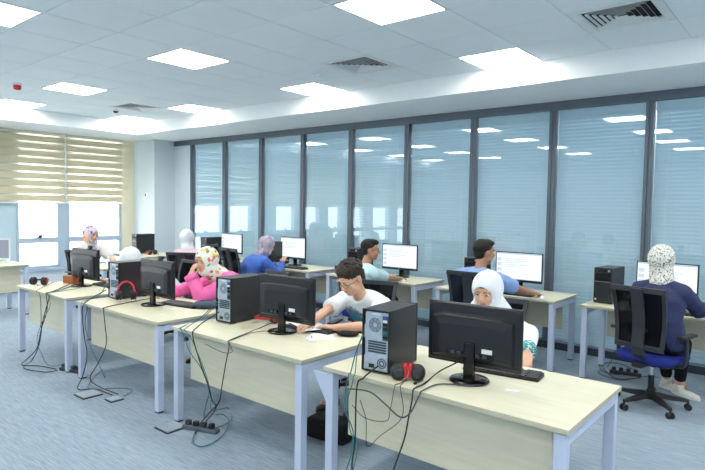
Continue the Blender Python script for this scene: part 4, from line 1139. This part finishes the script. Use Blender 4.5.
for k, pts in CAB.items():
    m_, r_, lab = CL[k]
    if k.startswith('back'): pts = [(x, min(y, 6.80), z) for x, y, z in pts]
    pts = [(x, y, max(z, r_+.001)) if z < .7 else (x, y, max(z, .752+r_) if y > 2.455 else z) for x, y, z in pts]
    pts = [p for p in pts if not (2.40 < p[1] <= 2.455 and p[2] > .735)]
    q_ = [pts[0]]
    for a, b in zip(pts, pts[1:]):
        if (a[1] > 2.455) != (b[1] > 2.455) and max(a[2], b[2]) > .7 and min(a[2], b[2]) > .3:
            hi, lo = (a, b) if a[1] > 2.455 else (b, a)
            e_ = [(hi[0]*.5+lo[0]*.5, 2.462, .753+r_), (hi[0]*.4+lo[0]*.6, 2.449-r_, .744)]
            q_ += e_ if hi is a else e_[::-1]
        q_.append(b)
    pts = q_
    c = MB().tube(smooth_path(pts, 6), r_, 8).build('computer_cable', M[m_], smooth=True)
    tag(c, lab, 'cable', 'cables hanging from the desks')

# ------------------------------------------------------------------ small things
b = thing('cardboard_box', 'small brown box on the far left desk of the front row', 'box', (-6.72, 2.98, .75), 8)
MB().b(-.10, .10, -.06, .06, 0, .085).build('carton', M['cardboard'], b, bevel=.004)
MB().b(-.10, .10, -.002, .002, .085, .0862).b(-.1012, -.10, -.012, .012, .02, .085).build('tape', M['reveal'], b)
b = thing('water_bottle', 'clear plastic bottle with a blue band on the desk at the left edge', 'bottle', (-9.66, 3.30, .75))
MB().lathe([(0, 0), (.030, 0), (.033, .01), (.033, .06), (.030, .07), (.033, .08), (.033, .15), (.026, .185), (.013, .205), (.013, .215)], n=24).build('body', M['bottle_clear'], b, smooth=True)
MB().lathe([(.015, .212), (.015, .232), (0, .233)]).build('cap', M['bottle_blue'], b)
MB().lathe([(.034, .10), (.034, .14)]).build('band', M['bottle_blue'], b)
b = thing('hand_gel_bottle', 'tiny white bottle on the desk before the woman with her hand at her cheek', 'bottle', (-8.22, 4.17, .75))
MB().lathe([(0, 0), (.026, 0), (.028, .01), (.028, .09), (.012, .105), (.012, .12)]).build('body', M['white_plastic'], b, smooth=True)
MB().lathe([(.014, .118), (.014, .14), (0, .141)]).build('cap', M['vent_white'], b)
p_ = MB().box((0, 0, .0008), (.21, .297, .0016)).build('paper_sheet', M['paper']); p_.location = (-3.02, 3.13, .779); p_.rotation_euler = (R(2), 0, R(70))
tag(p_, 'white sheet of paper on the keyboard under the curly haired man\'s hand', 'paper', 'loose papers')
p_ = MB().box((0, 0, .001), (.15, .21, .002)).build('paper_sheet', M['paper']); p_.location = (-2.78, 3.02, .75); p_.rotation_euler = (0, 0, R(50))
tag(p_, 'white sheet of paper flat on the desk by the curly haired man\'s elbow', 'paper', 'loose papers')
p_ = MB().box((0, 0, .001), (.07, .035, .002)).build('desk_sticker', M['white_label']); p_.location = (-1.22, 2.80, .75); p_.rotation_euler = (0, 0, R(20))
tag(p_, 'small whitish sticker on the nearest desktop right of the monitor', 'sticker')
p_ = MB().box((0, 0, .001), (.06, .03, .002)).build('desk_sticker', M['white_label']); p_.location = (-4.32, 2.66, .75); p_.rotation_euler = (0, 0, R(20))
tag(p_, 'small whitish sticker on the desk of the pink hoodie girl', 'sticker')
w_ = thing('wallet', 'black folded wallet on the desk right of the curly haired man', 'wallet', (-2.66, 3.16, .75), 30)
MB().ell((0, 0, .018), (.085, .055, .018), None, 24, 10).build('leather', M['bag_black'], w_, smooth=True)
MB().b(-.05, .05, -.004, .004, .034, .038).build('zip', M['dark_grey'], w_)
w_ = thing('pouch', 'slate blue pouch at the corner of the pink hoodie girl\'s desk', 'pouch', (-4.30, 3.10, .75), 40)
MB().ell((0, 0, .035), (.13, .07, .035), None, 26, 12).build('fabric', M['pouch_blue'], w_, smooth=True)
MB().tube([(-.10, 0, .058), (-.04, .0, .070), (.04, 0, .070), (.10, 0, .058)], .003, 6).build('zip', M['dark_grey'], w_)
for (x, y, z, rz, lab) in ((-6.30, 2.99, 1.17, 180, 'small black webcam on top of the far left monitor'), (-4.72, 2.90, 1.17, 180, 'small black webcam on top of the pink hoodie girl\'s monitor')):
    o = thing('webcam', lab, 'webcam', (x, y, z), rz, 'webcams on the monitors')
    MB().box((0, 0, .026), (.07, .03, .030)).build('body', M['black_plastic'], o, bevel=.008)
    MB().box((0, .012, .006), (.03, .045, .012)).build('clip', M['black_plastic'], o, bevel=.003)
    MB().cone((0, -.016, .026), (0, -.020, .026), .010, .009, 16).build('lens', M['gloss_black'], o)
b = thing('laptop_bag', 'black bag standing on the carpet behind the left leg of the nearest desk', 'bag', (-2.72, 3.06, 0), 8)
MB().b(-.17, .17, -.10, .10, 0, .15).build('body', M['bag_black'], b, bevel=.03)
MB().b(-.13, .13, -.112, -.098, .03, .11).build('front_pocket', M['bag_black'], b, bevel=.006)
MB().tube(smooth_path([(-.06, 0, .145), (-.05, 0, .18), (.05, 0, .18), (.06, 0, .145)], 5), .008, 8).build('handle', M['dark_grey'], b, smooth=True)
for (x, y, rz, d, lab) in ((-4.92, 2.31, 0, .16, 'grey floor box lid on the carpet, leftmost and largest of three'), (-4.64, 2.40, 0, .10, 'small grey socket plate on the carpet right of the open floor box'),
                        (-3.74, 2.38, 0, .16, 'grey floor box lid on the carpet beside the power strip')):
    o = thing('floor_box', lab, 'floor socket', (x, y, 0), rz, 'floor boxes in the carpet')
    MB().b(-d/2-.008, d/2+.008, -d/2-.008, d/2+.008, .0, .008).build('rim', M['floor_gap'], o)
    MB().b(-d/2, d/2, -d/2, d/2, .008, .016).build('lid', M['floor_plate'], o, bevel=.002)
for (x, y, rz, lab, gp) in ((-3.53, 2.50, 20, 'power strip full of plugs on the carpet under the cable loops', 1), (-5.72, 2.52, 15, 'dark power strip on the carpet under the far left desk', 1),
                        (-1.52, 6.30, 10, 'black power strip under the desk behind the navy woman\'s chair', 1)):
    o = thing('power_strip', lab, 'power strip', (x, y, 0), rz, 'power strips on the carpet')
    MB().b(-.15, .15, -.028, .028, 0, .032).build('body', M['dark_grey' if x < -5 or x > -2 else 'fan_grey'], o, bevel=.005)
    for k in range(4):
        pg = MB().b(-.13+k*.068, -.09+k*.068, -.018, .018, .0325, .068).build('plug', M['black_plastic' if k % 2 else 'dark_grey'], o, bevel=.005)
